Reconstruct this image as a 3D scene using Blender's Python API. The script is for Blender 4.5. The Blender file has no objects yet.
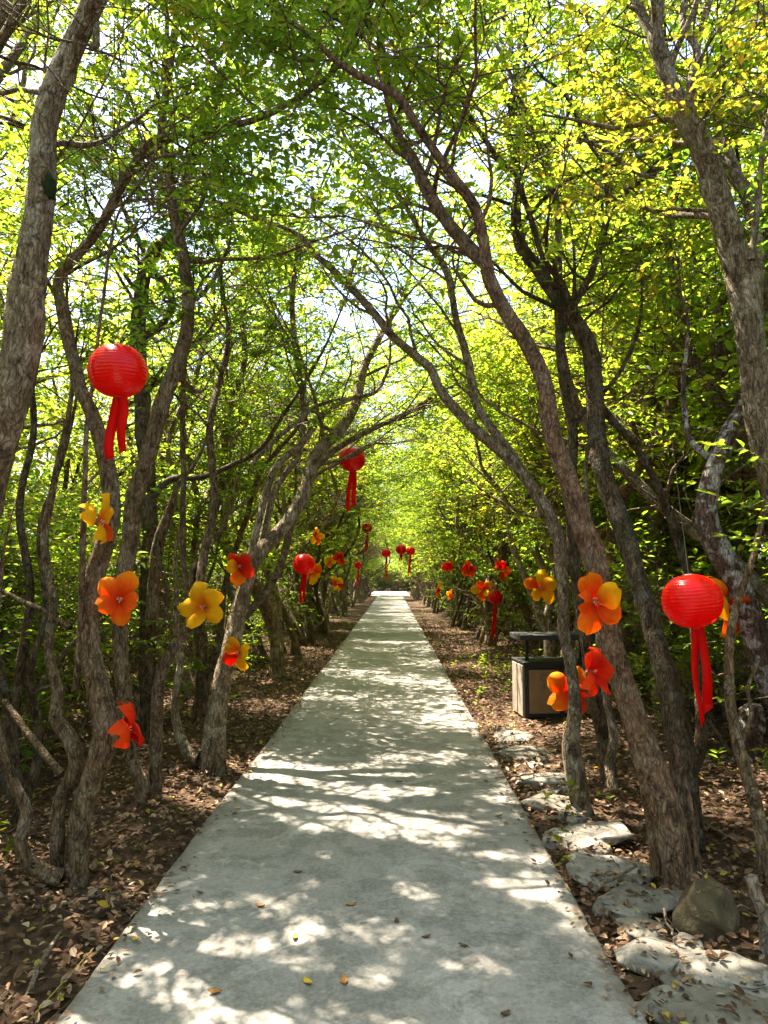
import bpy, math, random
import numpy as np
from mathutils import Matrix, Vector, Euler
PI = math.pi
S = bpy.context.scene
C = S.collection

# ------------------------------------------------------------------ camera
FPX = 700.0
CAM = np.array((0.0, 0.0, 1.55))
PITCH = math.atan(65 / FPX)
YAW = math.atan(8 / FPX)
cam_d = bpy.data.cameras.new('camera')
cam = bpy.data.objects.new('camera', cam_d)
C.objects.link(cam)
cam.location = CAM
cam.rotation_euler = (PI / 2 + PITCH, 0, YAW)
cam_d.sensor_fit = 'VERTICAL'
cam_d.sensor_height = 36
cam_d.lens = 36 * FPX / 1024
cam_d.clip_start = 0.05
cam_d.clip_end = 2000
S.camera = cam
ROT = np.array(Euler((PI / 2 + PITCH, 0, YAW)).to_matrix())


def at(px, py, Y):
    d = ROT @ np.array(((px - 384) / FPX, (512 - py) / FPX, -1.0))
    return CAM + d * (Y / d[1])


def gnd(px, py, z=0.0):
    d = ROT @ np.array(((px - 384) / FPX, (512 - py) / FPX, -1.0))
    return CAM + d * ((z - CAM[2]) / d[2])


def project(P):
    v = (np.asarray(P) - CAM) @ ROT
    w = np.maximum(-v[..., 2], 1e-3)
    return 384 + FPX * v[..., 0] / w, 512 - FPX * v[..., 1] / w, -v[..., 2]


# ------------------------------------------------------------------ mesh helpers
def nrm(a):
    a = np.asarray(a, float)
    return a / np.maximum(np.linalg.norm(a, axis=-1, keepdims=True), 1e-9)


class MB:
    def __init__(s):
        s.v = []; s.q = []; s.m = []; s.sm = []; s.n = 0

    def add(s, verts, quads, mat=0, smooth=True):
        verts = np.asarray(verts, float).reshape(-1, 3)
        quads = np.asarray(quads, np.int64).reshape(-1, 4)
        s.v.append(verts); s.q.append(quads + s.n)
        s.m.append(np.full(len(quads), mat, np.int32)); s.sm.append(np.full(len(quads), smooth, bool))
        s.n += len(verts)

    def box(s, c, d, mat=0, rot=0.0, bev=0.006):
        # bevelled box: three nested slabs
        c = np.asarray(c, float); hx, hy, hz = np.asarray(d, float) / 2
        b = min(bev, hx * .45, hy * .45, hz * .45)
        rings = [(-hz, b), (-hz + b, 0), (hz - b, 0), (hz, b)]
        V = []
        for z, i in rings:
            x, y = hx - i, hy - i
            bb = b if i == 0 else b * .6
            for px, py in ((x - bb, -y), (x, -y + bb), (x, y - bb), (x - bb, y), (-x + bb, y), (-x, y - bb), (-x, -y + bb), (-x + bb, -y)):
                V.append((px, py, z))
        V = np.array(V)
        cr, sr = math.cos(rot), math.sin(rot)
        V = np.stack((V[:, 0] * cr - V[:, 1] * sr, V[:, 0] * sr + V[:, 1] * cr, V[:, 2]), 1) + c
        Q = []
        for k in range(3):
            for j in range(8):
                a, bq = k * 8 + j, k * 8 + (j + 1) % 8
                Q.append((a, bq, bq + 8, a + 8))
        for o, fl in ((0, True), (24, False)):
            for a in ((0, 1, 2, 3), (0, 3, 4, 7), (4, 5, 6, 7)):
                f = [o + i for i in a]
                Q.append(f[::-1] if fl else f)
        s.add(V, Q, mat, False)

    def build(s, name, mats, parent=None, origin=None):
        v = np.concatenate(s.v); q = np.concatenate(s.q)
        if origin is not None:
            v = v - np.asarray(origin)
        me = bpy.data.meshes.new(name)
        me.vertices.add(len(v)); me.vertices.foreach_set('co', v.astype(np.float32).ravel())
        me.loops.add(len(q) * 4); me.loops.foreach_set('vertex_index', q.astype(np.int32).ravel())
        me.polygons.add(len(q)); me.polygons.foreach_set('loop_start', np.arange(0, len(q) * 4, 4, dtype=np.int32))
        me.polygons.foreach_set('material_index', np.concatenate(s.m))
        me.polygons.foreach_set('use_smooth', np.concatenate(s.sm))
        me.update(calc_edges=True)
        for m in (mats if isinstance(mats, (list, tuple)) else [mats]):
            me.materials.append(m)
        o = bpy.data.objects.new(name, me)
        C.objects.link(o)
        if parent is not None:
            o.parent = parent
        return o


def spline(P, step):
    """Catmull-Rom through rows of P (any number of columns), about one sample per `step` metres."""
    P = np.asarray(P, float)
    if len(P) < 3:
        n = max(2, int(np.linalg.norm(P[-1, :3] - P[0, :3]) / step) + 1)
        t = np.linspace(0, 1, n)[:, None]
        return P[0] * (1 - t) + P[-1] * t
    Q = np.vstack((2 * P[0] - P[1], P, 2 * P[-1] - P[-2]))
    out = []
    for i in range(1, len(Q) - 2):
        n = max(1, int(np.linalg.norm(Q[i + 1, :3] - Q[i, :3]) / step))
        for k in range(n):
            t = k / n
            a, b, c, d = Q[i - 1], Q[i], Q[i + 1], Q[i + 2]
            out.append(.5 * (2 * b + (c - a) * t + (2 * a - 5 * b + 4 * c - d) * t * t + (3 * b - a - 3 * c + d) * t ** 3))
    out.append(P[-1])
    return np.array(out)


def tube(mb, pts, rad, sides=8, lump=.07, rng=None, mat=0, flare=0.0, closed_end=True):
    pts = np.asarray(pts, float); rad = np.maximum(np.asarray(rad, float), .0008)
    n = len(pts)
    T = nrm(np.gradient(pts, axis=0))
    ref = np.array((0.3, 1, 0.1)) if abs(T[0][2]) > .7 else np.array((0, 0, 1.0))
    U = np.zeros((n, 3)); u = nrm(ref - T[0] * np.dot(ref, T[0]))
    for i in range(n):
        u = u - T[i] * np.dot(u, T[i]); u = u / max(np.linalg.norm(u), 1e-9); U[i] = u
    W = np.cross(T, U)
    th = np.arange(sides) * 2 * PI / sides
    s = np.concatenate(((0,), np.cumsum(np.linalg.norm(np.diff(pts, axis=0), axis=1))))
    k = np.ones((n, sides))
    if lump and rng is not None:
        for f in (1, 2, 3, 5):
            ph = rng.uniform(0, 2 * PI, 3)
            k += lump * (.9 / f ** .5) * np.sin(f * th[None] + ph[0] + 1.2 * np.sin(s[:, None] * rng.uniform(.8, 2.5) + ph[1])) * np.sin(s[:, None] * rng.uniform(2, 9) + ph[2])
        k += rng.normal(0, lump * .3, (n, sides))
        for _ in range(int(s[-1] / .35)):
            s0, t0 = rng.uniform(0, s[-1]), rng.uniform(0, 2 * PI); w0 = rng.uniform(.03, .08)
            dt = (th[None] - t0 + PI) % (2 * PI) - PI
            k += lump * rng.uniform(1.0, 3.8) * np.exp(-((s[:, None] - s0) / w0) ** 2 - (dt / .55) ** 2)
    if flare:
        e = np.exp(-s / .35)[:, None]; e2 = np.exp(-s / .9)[:, None]
        ph = rng.uniform(0, 2 * PI, 2)
        k *= 1 + flare * e * (.55 + .45 * np.sin(4 * th[None] + ph[0] + s[:, None])) + flare * .55 * e2 * (np.sin(5 * th[None] + ph[1] + s[:, None] * .8))
    V = pts[:, None] + rad[:, None, None] * k[..., None] * (np.cos(th)[None, :, None] * U[:, None] + np.sin(th)[None, :, None] * W[:, None])
    V = V.reshape(-1, 3)
    if closed_end:
        V = np.vstack((V, pts[-1] + T[-1] * rad[-1] * .4 + (V[-sides:] - pts[-1]) * .05))
        n += 1
    i, j = np.meshgrid(np.arange(n - 1), np.arange(sides), indexing='ij')
    j2 = (j + 1) % sides
    Q = np.stack((i * sides + j, i * sides + j2, (i + 1) * sides + j2, (i + 1) * sides + j), -1)
    mb.add(V, Q, mat, True)


def prisms(mb, A, B, r, mat=0):
    A = np.asarray(A, float); B = np.asarray(B, float); n = len(A)
    if n == 0: return
    D = nrm(B - A); ref = np.where(np.abs(D[:, 2:3]) > .8, np.array([[1., 0, 0]]), np.array([[0, 0, 1.]]))
    U = nrm(np.cross(D, ref)); W = np.cross(D, U)
    V = np.zeros((n, 6, 3))
    for k in range(3):
        o = math.cos(k * 2.0944) * U + math.sin(k * 2.0944) * W
        V[:, k] = A + o * r; V[:, 3 + k] = B + o * r * .45
    b = (np.arange(n) * 6)[:, None]
    Q = np.concatenate([b + np.array([[k, (k + 1) % 3, 3 + (k + 1) % 3, 3 + k]]) for k in range(3)], 0)
    mb.add(V, Q, mat, True)


def leaves(mb, P, D, N, L, W, mat=0, fold=.18, droop=.12):
    P = np.asarray(P, float); n = len(P)
    if n == 0: return
    D = nrm(D); Sd = nrm(np.cross(N, D)); N = np.cross(D, Sd)
    L = np.asarray(L)[:, None]; W = np.asarray(W)[:, None]
    V = np.zeros((n, 6, 3))
    V[:, 0] = P
    V[:, 1] = P + D * L * .32 + Sd * W * .5 + N * W * fold
    V[:, 2] = P + D * L * .70 + Sd * W * .38 + N * (W * fold - L * droop * .5)
    V[:, 3] = P + D * L - N * L * droop
    V[:, 4] = P + D * L * .70 - Sd * W * .38 + N * (W * fold - L * droop * .5)
    V[:, 5] = P + D * L * .32 - Sd * W * .5 + N * W * fold
    b = (np.arange(n) * 6)[:, None]
    Q = np.concatenate((b + np.array([[0, 3, 2, 1]]), b + np.array([[0, 5, 4, 3]])), 0)
    mb.add(V, Q, mat, False)


def empty(name, loc=(0, 0, 0), rz=0.0):
    o = bpy.data.objects.new(name, None)
    o.empty_display_size = .2
    o.location = loc; o.rotation_euler = (0, 0, rz)
    C.objects.link(o)
    return o


def tag(o, label=None, cat=None, group=None, kind=None):
    if label: o['label'] = label
    if cat: o['category'] = cat
    if group: o['group'] = group
    if kind: o['kind'] = kind
    return o


CHILDREN = {}


def kids(o):
    return [x for x in CHILDREN.get(o.name, [])]


def reg(parent, *ch):
    CHILDREN.setdefault(parent.name, []).extend(ch)


def dup(root, loc, rz=0.0, sc=1.0, label=None, group=None):
    r = root.copy(); C.objects.link(r)
    r.location = loc; r.rotation_euler = (0, 0, rz); r.scale = (sc, sc, sc) if np.isscalar(sc) else sc
    if label: r['label'] = label
    if group: r['group'] = group
    out = []
    for ch in kids(root):
        c = ch.copy(); C.objects.link(c); c.parent = r
        out.append(c)
        for g in kids(ch):
            d = g.copy(); C.objects.link(d); d.parent = c
            reg(c, d)
    reg(r, *out)
    return r


# ------------------------------------------------------------------ materials
def mat(name):
    m = bpy.data.materials.new(name); m.use_nodes = True
    nt = m.node_tree; nt.nodes.clear()
    out = nt.nodes.new('ShaderNodeOutputMaterial')
    return m, nt, out


def N(nt, t, **kw):
    n = nt.nodes.new(t)
    for k, v in kw.items():
        if k in n.inputs: n.inputs[k].default_value = v
        else: setattr(n, k, v)
    return n


def ramp(nt, fac, stops, interp='LINEAR'):
    r = nt.nodes.new('ShaderNodeValToRGB'); r.color_ramp.interpolation = interp
    e = r.color_ramp.elements
    while len(e) < len(stops): e.new(.5)
    for el, (p, c) in zip(e, stops):
        el.position = p; el.color = (*c, 1) if len(c) == 3 else c
    nt.links.new(fac, r.inputs['Fac'])
    return r.outputs['Color']


def noise(nt, vec, scale, detail=4, rough=.55, dist=0.0):
    n = N(nt, 'ShaderNodeTexNoise'); n.inputs['Scale'].default_value = scale
    n.inputs['Detail'].default_value = detail; n.inputs['Roughness'].default_value = rough; n.inputs['Distortion'].default_value = dist
    nt.links.new(vec, n.inputs['Vector'])
    return n.outputs['Fac']


def mixc(nt, fac, a, b, mode='MIX'):
    n = nt.nodes.new('ShaderNodeMix'); n.data_type = 'RGBA'; n.blend_type = mode
    for sock, v in ((n.inputs[0], fac), (n.inputs[6], a), (n.inputs[7], b)):
        if isinstance(v, (int, float)): sock.default_value = v
        elif isinstance(v, tuple): sock.default_value = (*v, 1)
        else: nt.links.new(v, sock)
    return n.outputs[2]


def math_(nt, op, a, b=None):
    n = nt.nodes.new('ShaderNodeMath'); n.operation = op
    for i, v in enumerate((a, b)):
        if v is None: continue
        if isinstance(v, (int, float)): n.inputs[i].default_value = v
        else: nt.links.new(v, n.inputs[i])
    return n.outputs[0]


def bump(nt, h, strength, dist=.01):
    b = N(nt, 'ShaderNodeBump'); b.inputs['Strength'].default_value = strength; b.inputs['Distance'].default_value = dist
    nt.links.new(h, b.inputs['Height'])
    return b.outputs['Normal']


def prin(nt, out, color, rough=.8, normal=None, spec=.3, metallic=0.0):
    p = nt.nodes.new('ShaderNodeBsdfPrincipled')
    if isinstance(color, tuple): p.inputs['Base Color'].default_value = (*color, 1)
    else: nt.links.new(color, p.inputs['Base Color'])
    if isinstance(rough, (int, float)): p.inputs['Roughness'].default_value = rough
    else: nt.links.new(rough, p.inputs['Roughness'])
    p.inputs['Specular IOR Level'].default_value = spec
    p.inputs['Metallic'].default_value = metallic
    if normal is not None: nt.links.new(normal, p.inputs['Normal'])
    if out is not None: nt.links.new(p.outputs[0], out.inputs['Surface'])
    return p


def leaf_mat(name, stops_r, stops_t, trans=.5, rough=.5):
    m, nt, out = mat(name)
    g = nt.nodes.new('ShaderNodeNewGeometry')
    tc = nt.nodes.new('ShaderNodeTexCoord')
    oi = nt.nodes.new('ShaderNodeObjectInfo')
    n1 = noise(nt, tc.outputs['Object'], 1.1, 2)
    f = math_(nt, 'ADD', math_(nt, 'MULTIPLY', g.outputs['Random Per Island'], .62), math_(nt, 'MULTIPLY', n1, .42))
    f = math_(nt, 'ADD', f, math_(nt, 'MULTIPLY', math_(nt, 'SUBTRACT', oi.outputs['Random'], .5), .16))
    cr = ramp(nt, f, stops_r); ct = ramp(nt, f, stops_t)
    p = prin(nt, None, cr, rough, None, .18)
    t = nt.nodes.new('ShaderNodeBsdfTranslucent'); nt.links.new(ct, t.inputs['Color'])
    mx = nt.nodes.new('ShaderNodeMixShader'); mx.inputs[0].default_value = trans
    nt.links.new(p.outputs[0], mx.inputs[1]); nt.links.new(t.outputs[0], mx.inputs[2])
    nt.links.new(mx.outputs[0], out.inputs['Surface'])
    return m


LEAF = leaf_mat('leaf_green',
                [(0, (.030, .062, .010)), (.45, (.058, .105, .014)), (.75, (.100, .135, .018)), (.93, (.20, .17, .02)), (1, (.28, .16, .03))],
                [(0, (.19, .40, .025)), (.45, (.37, .54, .03)), (.75, (.48, .58, .035)), (.91, (.70, .52, .04)), (1, (.80, .36, .04))], .58)
LEAF_Y = leaf_mat('leaf_yellow_green',
                  [(0, (.045, .080, .012)), (.4, (.085, .125, .015)), (.7, (.16, .16, .02)), (.88, (.30, .20, .02)), (1, (.34, .15, .03))],
                  [(0, (.24, .42, .025)), (.4, (.44, .55, .03)), (.7, (.58, .58, .035)), (.88, (.85, .60, .05)), (1, (.8, .38, .05))], .55)
LEAF_D = leaf_mat('leaf_deep_green',
                  [(0, (.018, .050, .012)), (.5, (.040, .085, .012)), (.85, (.075, .115, .016)), (1, (.16, .15, .02))],
                  [(0, (.14, .32, .02)), (.5, (.26, .50, .03)), (.85, (.45, .60, .04)), (1, (.7, .6, .04))], .5)


def bark_mat(name, dark, mid, pale, lichen=.35, moss=0.0):
    m, nt, out = mat(name)
    tc = nt.nodes.new('ShaderNodeTexCoord'); oi = nt.nodes.new('ShaderNodeObjectInfo')
    mp = N(nt, 'ShaderNodeMapping'); mp.inputs['Scale'].default_value = (1, 1, .38)
    nt.links.new(tc.outputs['Object'], mp.inputs['Vector'])
    v = mp.outputs['Vector']
    a = noise(nt, v, 30, 8, .75, .8); b = noise(nt, tc.outputs['Object'], 7, 4, .6, .3); c = noise(nt, tc.outputs['Object'], 17, 5, .6)
    d = noise(nt, tc.outputs['Object'], 2.3, 3, .5)
    col = ramp(nt, a, [(.38, dark), (.53, mid), (.68, tuple(min(1, x * 1.7) for x in mid))])
    lf = ramp(nt, math_(nt, 'ADD', math_(nt, 'MULTIPLY', b, .55), math_(nt, 'MULTIPLY', c, .45)), [(.51, (0, 0, 0)), (.565, (1, 1, 1))])
    col = mixc(nt, math_(nt, 'MULTIPLY', lf, lichen), col, pale)
    if moss:
        mf = ramp(nt, d, [(.55, (0, 0, 0)), (.68, (1, 1, 1))])
        col = mixc(nt, math_(nt, 'MULTIPLY', mf, moss), col, (.035, .045, .012))
    mq = N(nt, 'ShaderNodeMapping'); mq.inputs['Scale'].default_value = (1, 1, .22)
    nw = N(nt, 'ShaderNodeTexNoise'); nw.inputs['Scale'].default_value = 9; nt.links.new(tc.outputs['Object'], nw.inputs['Vector'])
    ns_ = N(nt, 'ShaderNodeVectorMath'); ns_.operation = 'SCALE'; ns_.inputs['Scale'].default_value = .09; nt.links.new(nw.outputs['Color'], ns_.inputs[0])
    nd = N(nt, 'ShaderNodeVectorMath'); nd.operation = 'ADD'; nt.links.new(tc.outputs['Object'], nd.inputs[0]); nt.links.new(ns_.outputs[0], nd.inputs[1])
    nt.links.new(nd.outputs[0], mq.inputs['Vector'])
    ve = N(nt, 'ShaderNodeTexVoronoi'); ve.feature = 'DISTANCE_TO_EDGE'; ve.inputs['Scale'].default_value = 48; nt.links.new(mq.outputs['Vector'], ve.inputs['Vector'])
    fis = ramp(nt, ve.outputs['Distance'], [(.02, (1, 1, 1)), (.16, (0, 0, 0))])
    col = mixc(nt, math_(nt, 'MULTIPLY', fis, .28), col, tuple(x * .55 for x in dark))
    tone = math_(nt, 'ADD', 1.1, math_(nt, 'MULTIPLY', oi.outputs['Random'], .44))
    hs = N(nt, 'ShaderNodeHueSaturation'); nt.links.new(tone, hs.inputs['Value']); nt.links.new(col, hs.inputs['Color'])
    vo = N(nt, 'ShaderNodeTexVoronoi'); vo.inputs['Scale'].default_value = 34; nt.links.new(v, vo.inputs['Vector'])
    h = math_(nt, 'SUBTRACT', math_(nt, 'ADD', a, math_(nt, 'MULTIPLY', vo.outputs['Distance'], .5)), math_(nt, 'MULTIPLY', fis, .5))
    prin(nt, out, hs.outputs['Color'], .9, bump(nt, h, 1.0, .035), .15)
    return m


BARK = bark_mat('bark_brown', (.050, .031, .017), (.205, .136, .078), (.40, .335, .235), .4, .35)
BARK_G = bark_mat('bark_grey', (.064, .045, .027), (.26, .19, .118), (.49, .42, .31), .6, .15)
BARK_D = bark_mat('bark_dark', (.028, .018, .010), (.125, .085, .050), (.22, .21, .17), .35, .5)
BARK_R = bark_mat('bark_reddish', (.055, .031, .018), (.21, .125, .072), (.40, .31, .22), .3, .15)
BARK_W = bark_mat('bark_pale_mottled', (.05, .035, .028), (.17, .11, .08), (.55, .53, .48), .85, .1)  # wide, strong pale patches over brown bark


def concrete():
    m, nt, out = mat('path_concrete')
    tc = nt.nodes.new('ShaderNodeTexCoord'); v = tc.outputs['Object']
    a = noise(nt, v, .9, 5, .6, .5); b = noise(nt, v, 5.5, 6, .65, .2); c = noise(nt, v, 60, 3, .6); d = noise(nt, v, 2.2, 6, .7, 1.2)
    col = ramp(nt, a, [(.3, (.215, .185, .155)), (.5, (.275, .238, .205)), (.7, (.335, .292, .255))])
    col = mixc(nt, math_(nt, 'MULTIPLY', ramp(nt, b, [(.42, (1, 1, 1)), (.54, (0, 0, 0))]), .75), col, (.125, .105, .083))
    col = mixc(nt, math_(nt, 'MULTIPLY', ramp(nt, d, [(.56, (0, 0, 0)), (.63, (1, 1, 1))]), .6), col, (.47, .42, .38))
    col = mixc(nt, math_(nt, 'MULTIPLY', ramp(nt, d, [(.28, (1, 1, 1)), (.36, (0, 0, 0))]), .55), col, (.17, .16, .13))
    col = mixc(nt, .30, col, ramp(nt, c, [(.3, (.2, .2, .18)), (.7, (.55, .54, .5))]))
    vo = N(nt, 'ShaderNodeTexVoronoi'); vo.feature = 'DISTANCE_TO_EDGE'; vo.inputs['Scale'].default_value = .55
    vm = N(nt, 'ShaderNodeVectorMath'); vm.operation = 'ADD'
    nz = N(nt, 'ShaderNodeTexNoise'); nz.inputs['Scale'].default_value = 3; nt.links.new(v, nz.inputs['Vector'])
    sc = N(nt, 'ShaderNodeVectorMath'); sc.operation = 'SCALE'; sc.inputs['Scale'].default_value = .35
    nt.links.new(nz.outputs['Color'], sc.inputs[0]); nt.links.new(v, vm.inputs[0]); nt.links.new(sc.outputs[0], vm.inputs[1])
    nt.links.new(vm.outputs[0], vo.inputs['Vector'])
    cr = ramp(nt, vo.outputs['Distance'], [(0, (1, 1, 1)), (.006, (0, 0, 0))])
    col = mixc(nt, math_(nt, 'MULTIPLY', math_(nt, 'MULTIPLY', cr, ramp(nt, a, [(.5, (0, 0, 0)), (.62, (1, 1, 1))])), .7), col, (.11, .105, .09))
    sx = nt.nodes.new('ShaderNodeSeparateXYZ'); nt.links.new(v, sx.inputs[0])
    dx = math_(nt, 'ABSOLUTE', math_(nt, 'ADD', sx.outputs[0], .1425))
    eg = math_(nt, 'ADD', math_(nt, 'MULTIPLY', math_(nt, 'SUBTRACT', dx, .86), 6.0), math_(nt, 'MULTIPLY', math_(nt, 'SUBTRACT', b, .5), 3.0))
    col = mixc(nt, math_(nt, 'MULTIPLY', ramp(nt, eg, [(.35, (0, 0, 0)), (1, (1, 1, 1))]), .75), col, (.12, .09, .06))
    sp = noise(nt, v, 130, 2, .5)
    col = mixc(nt, math_(nt, 'MULTIPLY', ramp(nt, sp, [(.66, (0, 0, 0)), (.70, (1, 1, 1))]), .6), col, (.10, .085, .065))
    h = math_(nt, 'ADD', math_(nt, 'MULTIPLY', c, .8), b)
    prin(nt, out, col, .88, bump(nt, h, .45, .008), .2)
    return m


def soil():
    m, nt, out = mat('forest_soil')
    tc = nt.nodes.new('ShaderNodeTexCoord'); v = tc.outputs['Object']
    a = noise(nt, v, 1.4, 5, .6, .4); b = noise(nt, v, 22, 6, .7, .5)
    vo = N(nt, 'ShaderNodeTexVoronoi'); vo.inputs['Scale'].default_value = 16; nt.links.new(v, vo.inputs['Vector'])
    col = ramp(nt, b, [(.3, (.035, .021, .012)), (.5, (.080, .048, .028)), (.68, (.155, .10, .06))])
    lc = ramp(nt, vo.outputs['Color'], [(0, (.045, .026, .015)), (.45, (.115, .066, .039)), (.8, (.20, .13, .08)), (1, (.27, .19, .125))])
    col = mixc(nt, .22, col, lc)
    col = mixc(nt, math_(nt, 'MULTIPLY', ramp(nt, a, [(.45, (0, 0, 0)), (.62, (1, 1, 1))]), .5), col, (.07, .045, .028))
    h = math_(nt, 'ADD', b, vo.outputs['Distance'])
    prin(nt, out, col, .95, bump(nt, h, 1, .03), .1)
    return m


def litter_mat():
    m, nt, out = mat('dry_leaf')
    g = nt.nodes.new('ShaderNodeNewGeometry')
    col = ramp(nt, g.outputs['Random Per Island'], [(0, (.04, .021, .012)), (.3, (.10, .052, .028)), (.6, (.18, .10, .054)), (.85, (.29, .19, .12)), (.94, (.40, .30, .20)), (.965, (.42, .26, .03)), (1, (.30, .30, .05))])
    prin(nt, out, col, .8, None, .2)
    return m


def stone_mat(name, a_, b_, c_):
    m, nt, out = mat(name)
    tc = nt.nodes.new('ShaderNodeTexCoord'); v = tc.outputs['Object']
    a = noise(nt, v, 5, 6, .65, .4); b = noise(nt, v, 32, 5, .65); c = noise(nt, v, 11, 5, .7, 1)
    col = ramp(nt, a, [(.32, a_), (.55, b_), (.7, c_)])
    col = mixc(nt, math_(nt, 'MULTIPLY', ramp(nt, c, [(.56, (0, 0, 0)), (.66, (1, 1, 1))]), .7), col, tuple(x * .35 for x in a_))
    h = math_(nt, 'ADD', a, math_(nt, 'MULTIPLY', b, .4))
    prin(nt, out, col, .85, bump(nt, h, .9, .03), .25)
    return m


def simple(name, col, rough=.6, spec=.3, metallic=0.0, nscale=40, amt=.35):
    m, nt, out = mat(name)
    tc = nt.nodes.new('ShaderNodeTexCoord')
    a = noise(nt, tc.outputs['Object'], nscale, 5, .6)
    c = ramp(nt, a, [(.3, tuple(x * (1 - amt) for x in col)), (.7, tuple(min(1, x * (1 + amt)) for x in col))])
    prin(nt, out, c, rough, bump(nt, a, .25, .004), spec, metallic)
    return m


def cloth(name, col, tcol, trans, rough=.38, rib=0.0, gloss=.5):
    m, nt, out = mat(name)
    tc = nt.nodes.new('ShaderNodeTexCoord')
    nrmv = None
    if rib:
        w = N(nt, 'ShaderNodeTexWave'); w.bands_direction = 'Z'; w.inputs['Scale'].default_value = rib; w.inputs['Distortion'].default_value = .3
        nt.links.new(tc.outputs['Object'], w.inputs['Vector'])
        wr = noise(nt, tc.outputs['Object'], 14, 3)
        nrmv = bump(nt, math_(nt, 'ADD', w.outputs['Fac'], math_(nt, 'MULTIPLY', wr, 1.5)), .35, .004)
    p = prin(nt, None, col, rough, nrmv, gloss)
    pass
    t = nt.nodes.new('ShaderNodeBsdfTranslucent'); t.inputs['Color'].default_value = (*tcol, 1)
    mx = nt.nodes.new('ShaderNodeMixShader'); mx.inputs[0].default_value = trans
    nt.links.new(p.outputs[0], mx.inputs[1]); nt.links.new(t.outputs[0], mx.inputs[2])
    nt.links.new(mx.outputs[0], out.inputs['Surface'])
    return m


def petal_mat(name, centre, mid_, edge, trans=.5):
    # printed fabric: the dye runs from the flower's heart to the petal edge
    m, nt, out = mat(name)
    tc = nt.nodes.new('ShaderNodeTexCoord')
    sx = nt.nodes.new('ShaderNodeSeparateXYZ'); nt.links.new(tc.outputs['Object'], sx.inputs[0])
    r = math_(nt, 'SQRT', math_(nt, 'ADD', math_(nt, 'POWER', sx.outputs[0], 2.0), math_(nt, 'POWER', sx.outputs[2], 2.0)))
    nz = noise(nt, tc.outputs['Object'], 28, 4)
    f = math_(nt, 'ADD', math_(nt, 'MULTIPLY', r, 5.6), math_(nt, 'MULTIPLY', math_(nt, 'SUBTRACT', nz, .5), .35))
    an = math_(nt, 'ARCTAN2', sx.outputs[0], sx.outputs[2])
    cb = nt.nodes.new('ShaderNodeCombineXYZ'); nt.links.new(math_(nt, 'MULTIPLY', an, 14.0), cb.inputs[0]); nt.links.new(math_(nt, 'MULTIPLY', r, 9.0), cb.inputs[1])
    vn = noise(nt, cb.outputs[0], 2.2, 3)
    f = math_(nt, 'ADD', f, math_(nt, 'MULTIPLY', math_(nt, 'SUBTRACT', vn, .5), .9))
    nz = math_(nt, 'ADD', nz, math_(nt, 'MULTIPLY', vn, 1.5))
    col = ramp(nt, f, [(.08, centre), (.5, mid_), (.95, edge)])
    p = prin(nt, None, col, .75, bump(nt, nz, .6, .004), .12)
    t = nt.nodes.new('ShaderNodeBsdfTranslucent'); nt.links.new(col, t.inputs['Color'])
    mx = nt.nodes.new('ShaderNodeMixShader'); mx.inputs[0].default_value = trans
    nt.links.new(p.outputs[0], mx.inputs[1]); nt.links.new(t.outputs[0], mx.inputs[2])
    nt.links.new(mx.outputs[0], out.inputs['Surface'])
    return m


M_PATH = concrete(); M_SOIL = soil(); M_LITTER = litter_mat()
M_STONE = stone_mat('stone_pale', (.165, .145, .115), (.30, .265, .22), (.44, .395, .34))
M_STONE_D = stone_mat('stone_mossy', (.045, .036, .016), (.115, .084, .046), (.21, .16, .10))
M_STONE_G = stone_mat('stone_grey', (.115, .10, .076), (.21, .185, .145), (.31, .275, .22))
M_RED = cloth('lantern_red', (.72, .006, .004), (.98, .012, .005), .36, .25, 0.0, .4)
M_RIB = cloth('ribbon_red', (.72, .006, .004), (.97, .012, .006), .42, .5, 0.0, .12)
M_STRING = simple('string', (.16, .15, .10), .7)
M_P_ORANGE = petal_mat('petal_orange', (.80, .05, .008), (.88, .14, .008), (.92, .36, .012))
M_P_RED = petal_mat('petal_red', (.64, .012, .006), (.80, .03, .006), (.88, .10, .01))
M_P_YEL = petal_mat('petal_yellow', (.88, .22, .008), (.92, .52, .010), (.93, .58, .014))
M_STAMEN = simple('stamen', (.80, .45, .30), .5)
M_METAL = simple('bin_metal', (.022, .022, .022), .5, .4, .3)
M_TAN = simple('bin_panel', (.20, .12, .06), .6, .3, 0, 9, .18)
M_PLANK = simple('bin_side', (.25, .21, .16), .7, .25, 0, 12, .3)
M_MARK = simple('bin_mark', (.10, .06, .03), .7)
M_CLEAR = simple('clearing_paving', (.62, .58, .50), .9, .2, 0, 3, .12)
M_STICK = bark_mat('dead_wood', (.12, .09, .06), (.30, .23, .165), (.45, .40, .33), .3)

# ------------------------------------------------------------------ setting
PXL, PXR, PZ = -1.146, .861, .055
rs = np.random.default_rng(3)


def hnoise(x, y):
    return (.030 * np.sin(1.3 * x + .7 * y) + .022 * np.sin(2.9 * x - 1.7 * y + 1) + .014 * np.sin(5.1 * x + 4.3 * y + 2) + .010 * np.sin(8.3 * x - 7.1 * y))


def ground_z(x, y):
    d = np.maximum(np.maximum(PXL - x, x - PXR), 0)
    z = hnoise(x, y) * np.clip(d / .5, 0, 1) + .012 * np.clip(d, 0, 3)
    far = np.clip((np.hypot(x, y) - 60) / 40, 0, 1)
    return z * (1 - far) - .03 * np.clip(1 - d / .1, 0, 1)


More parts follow.
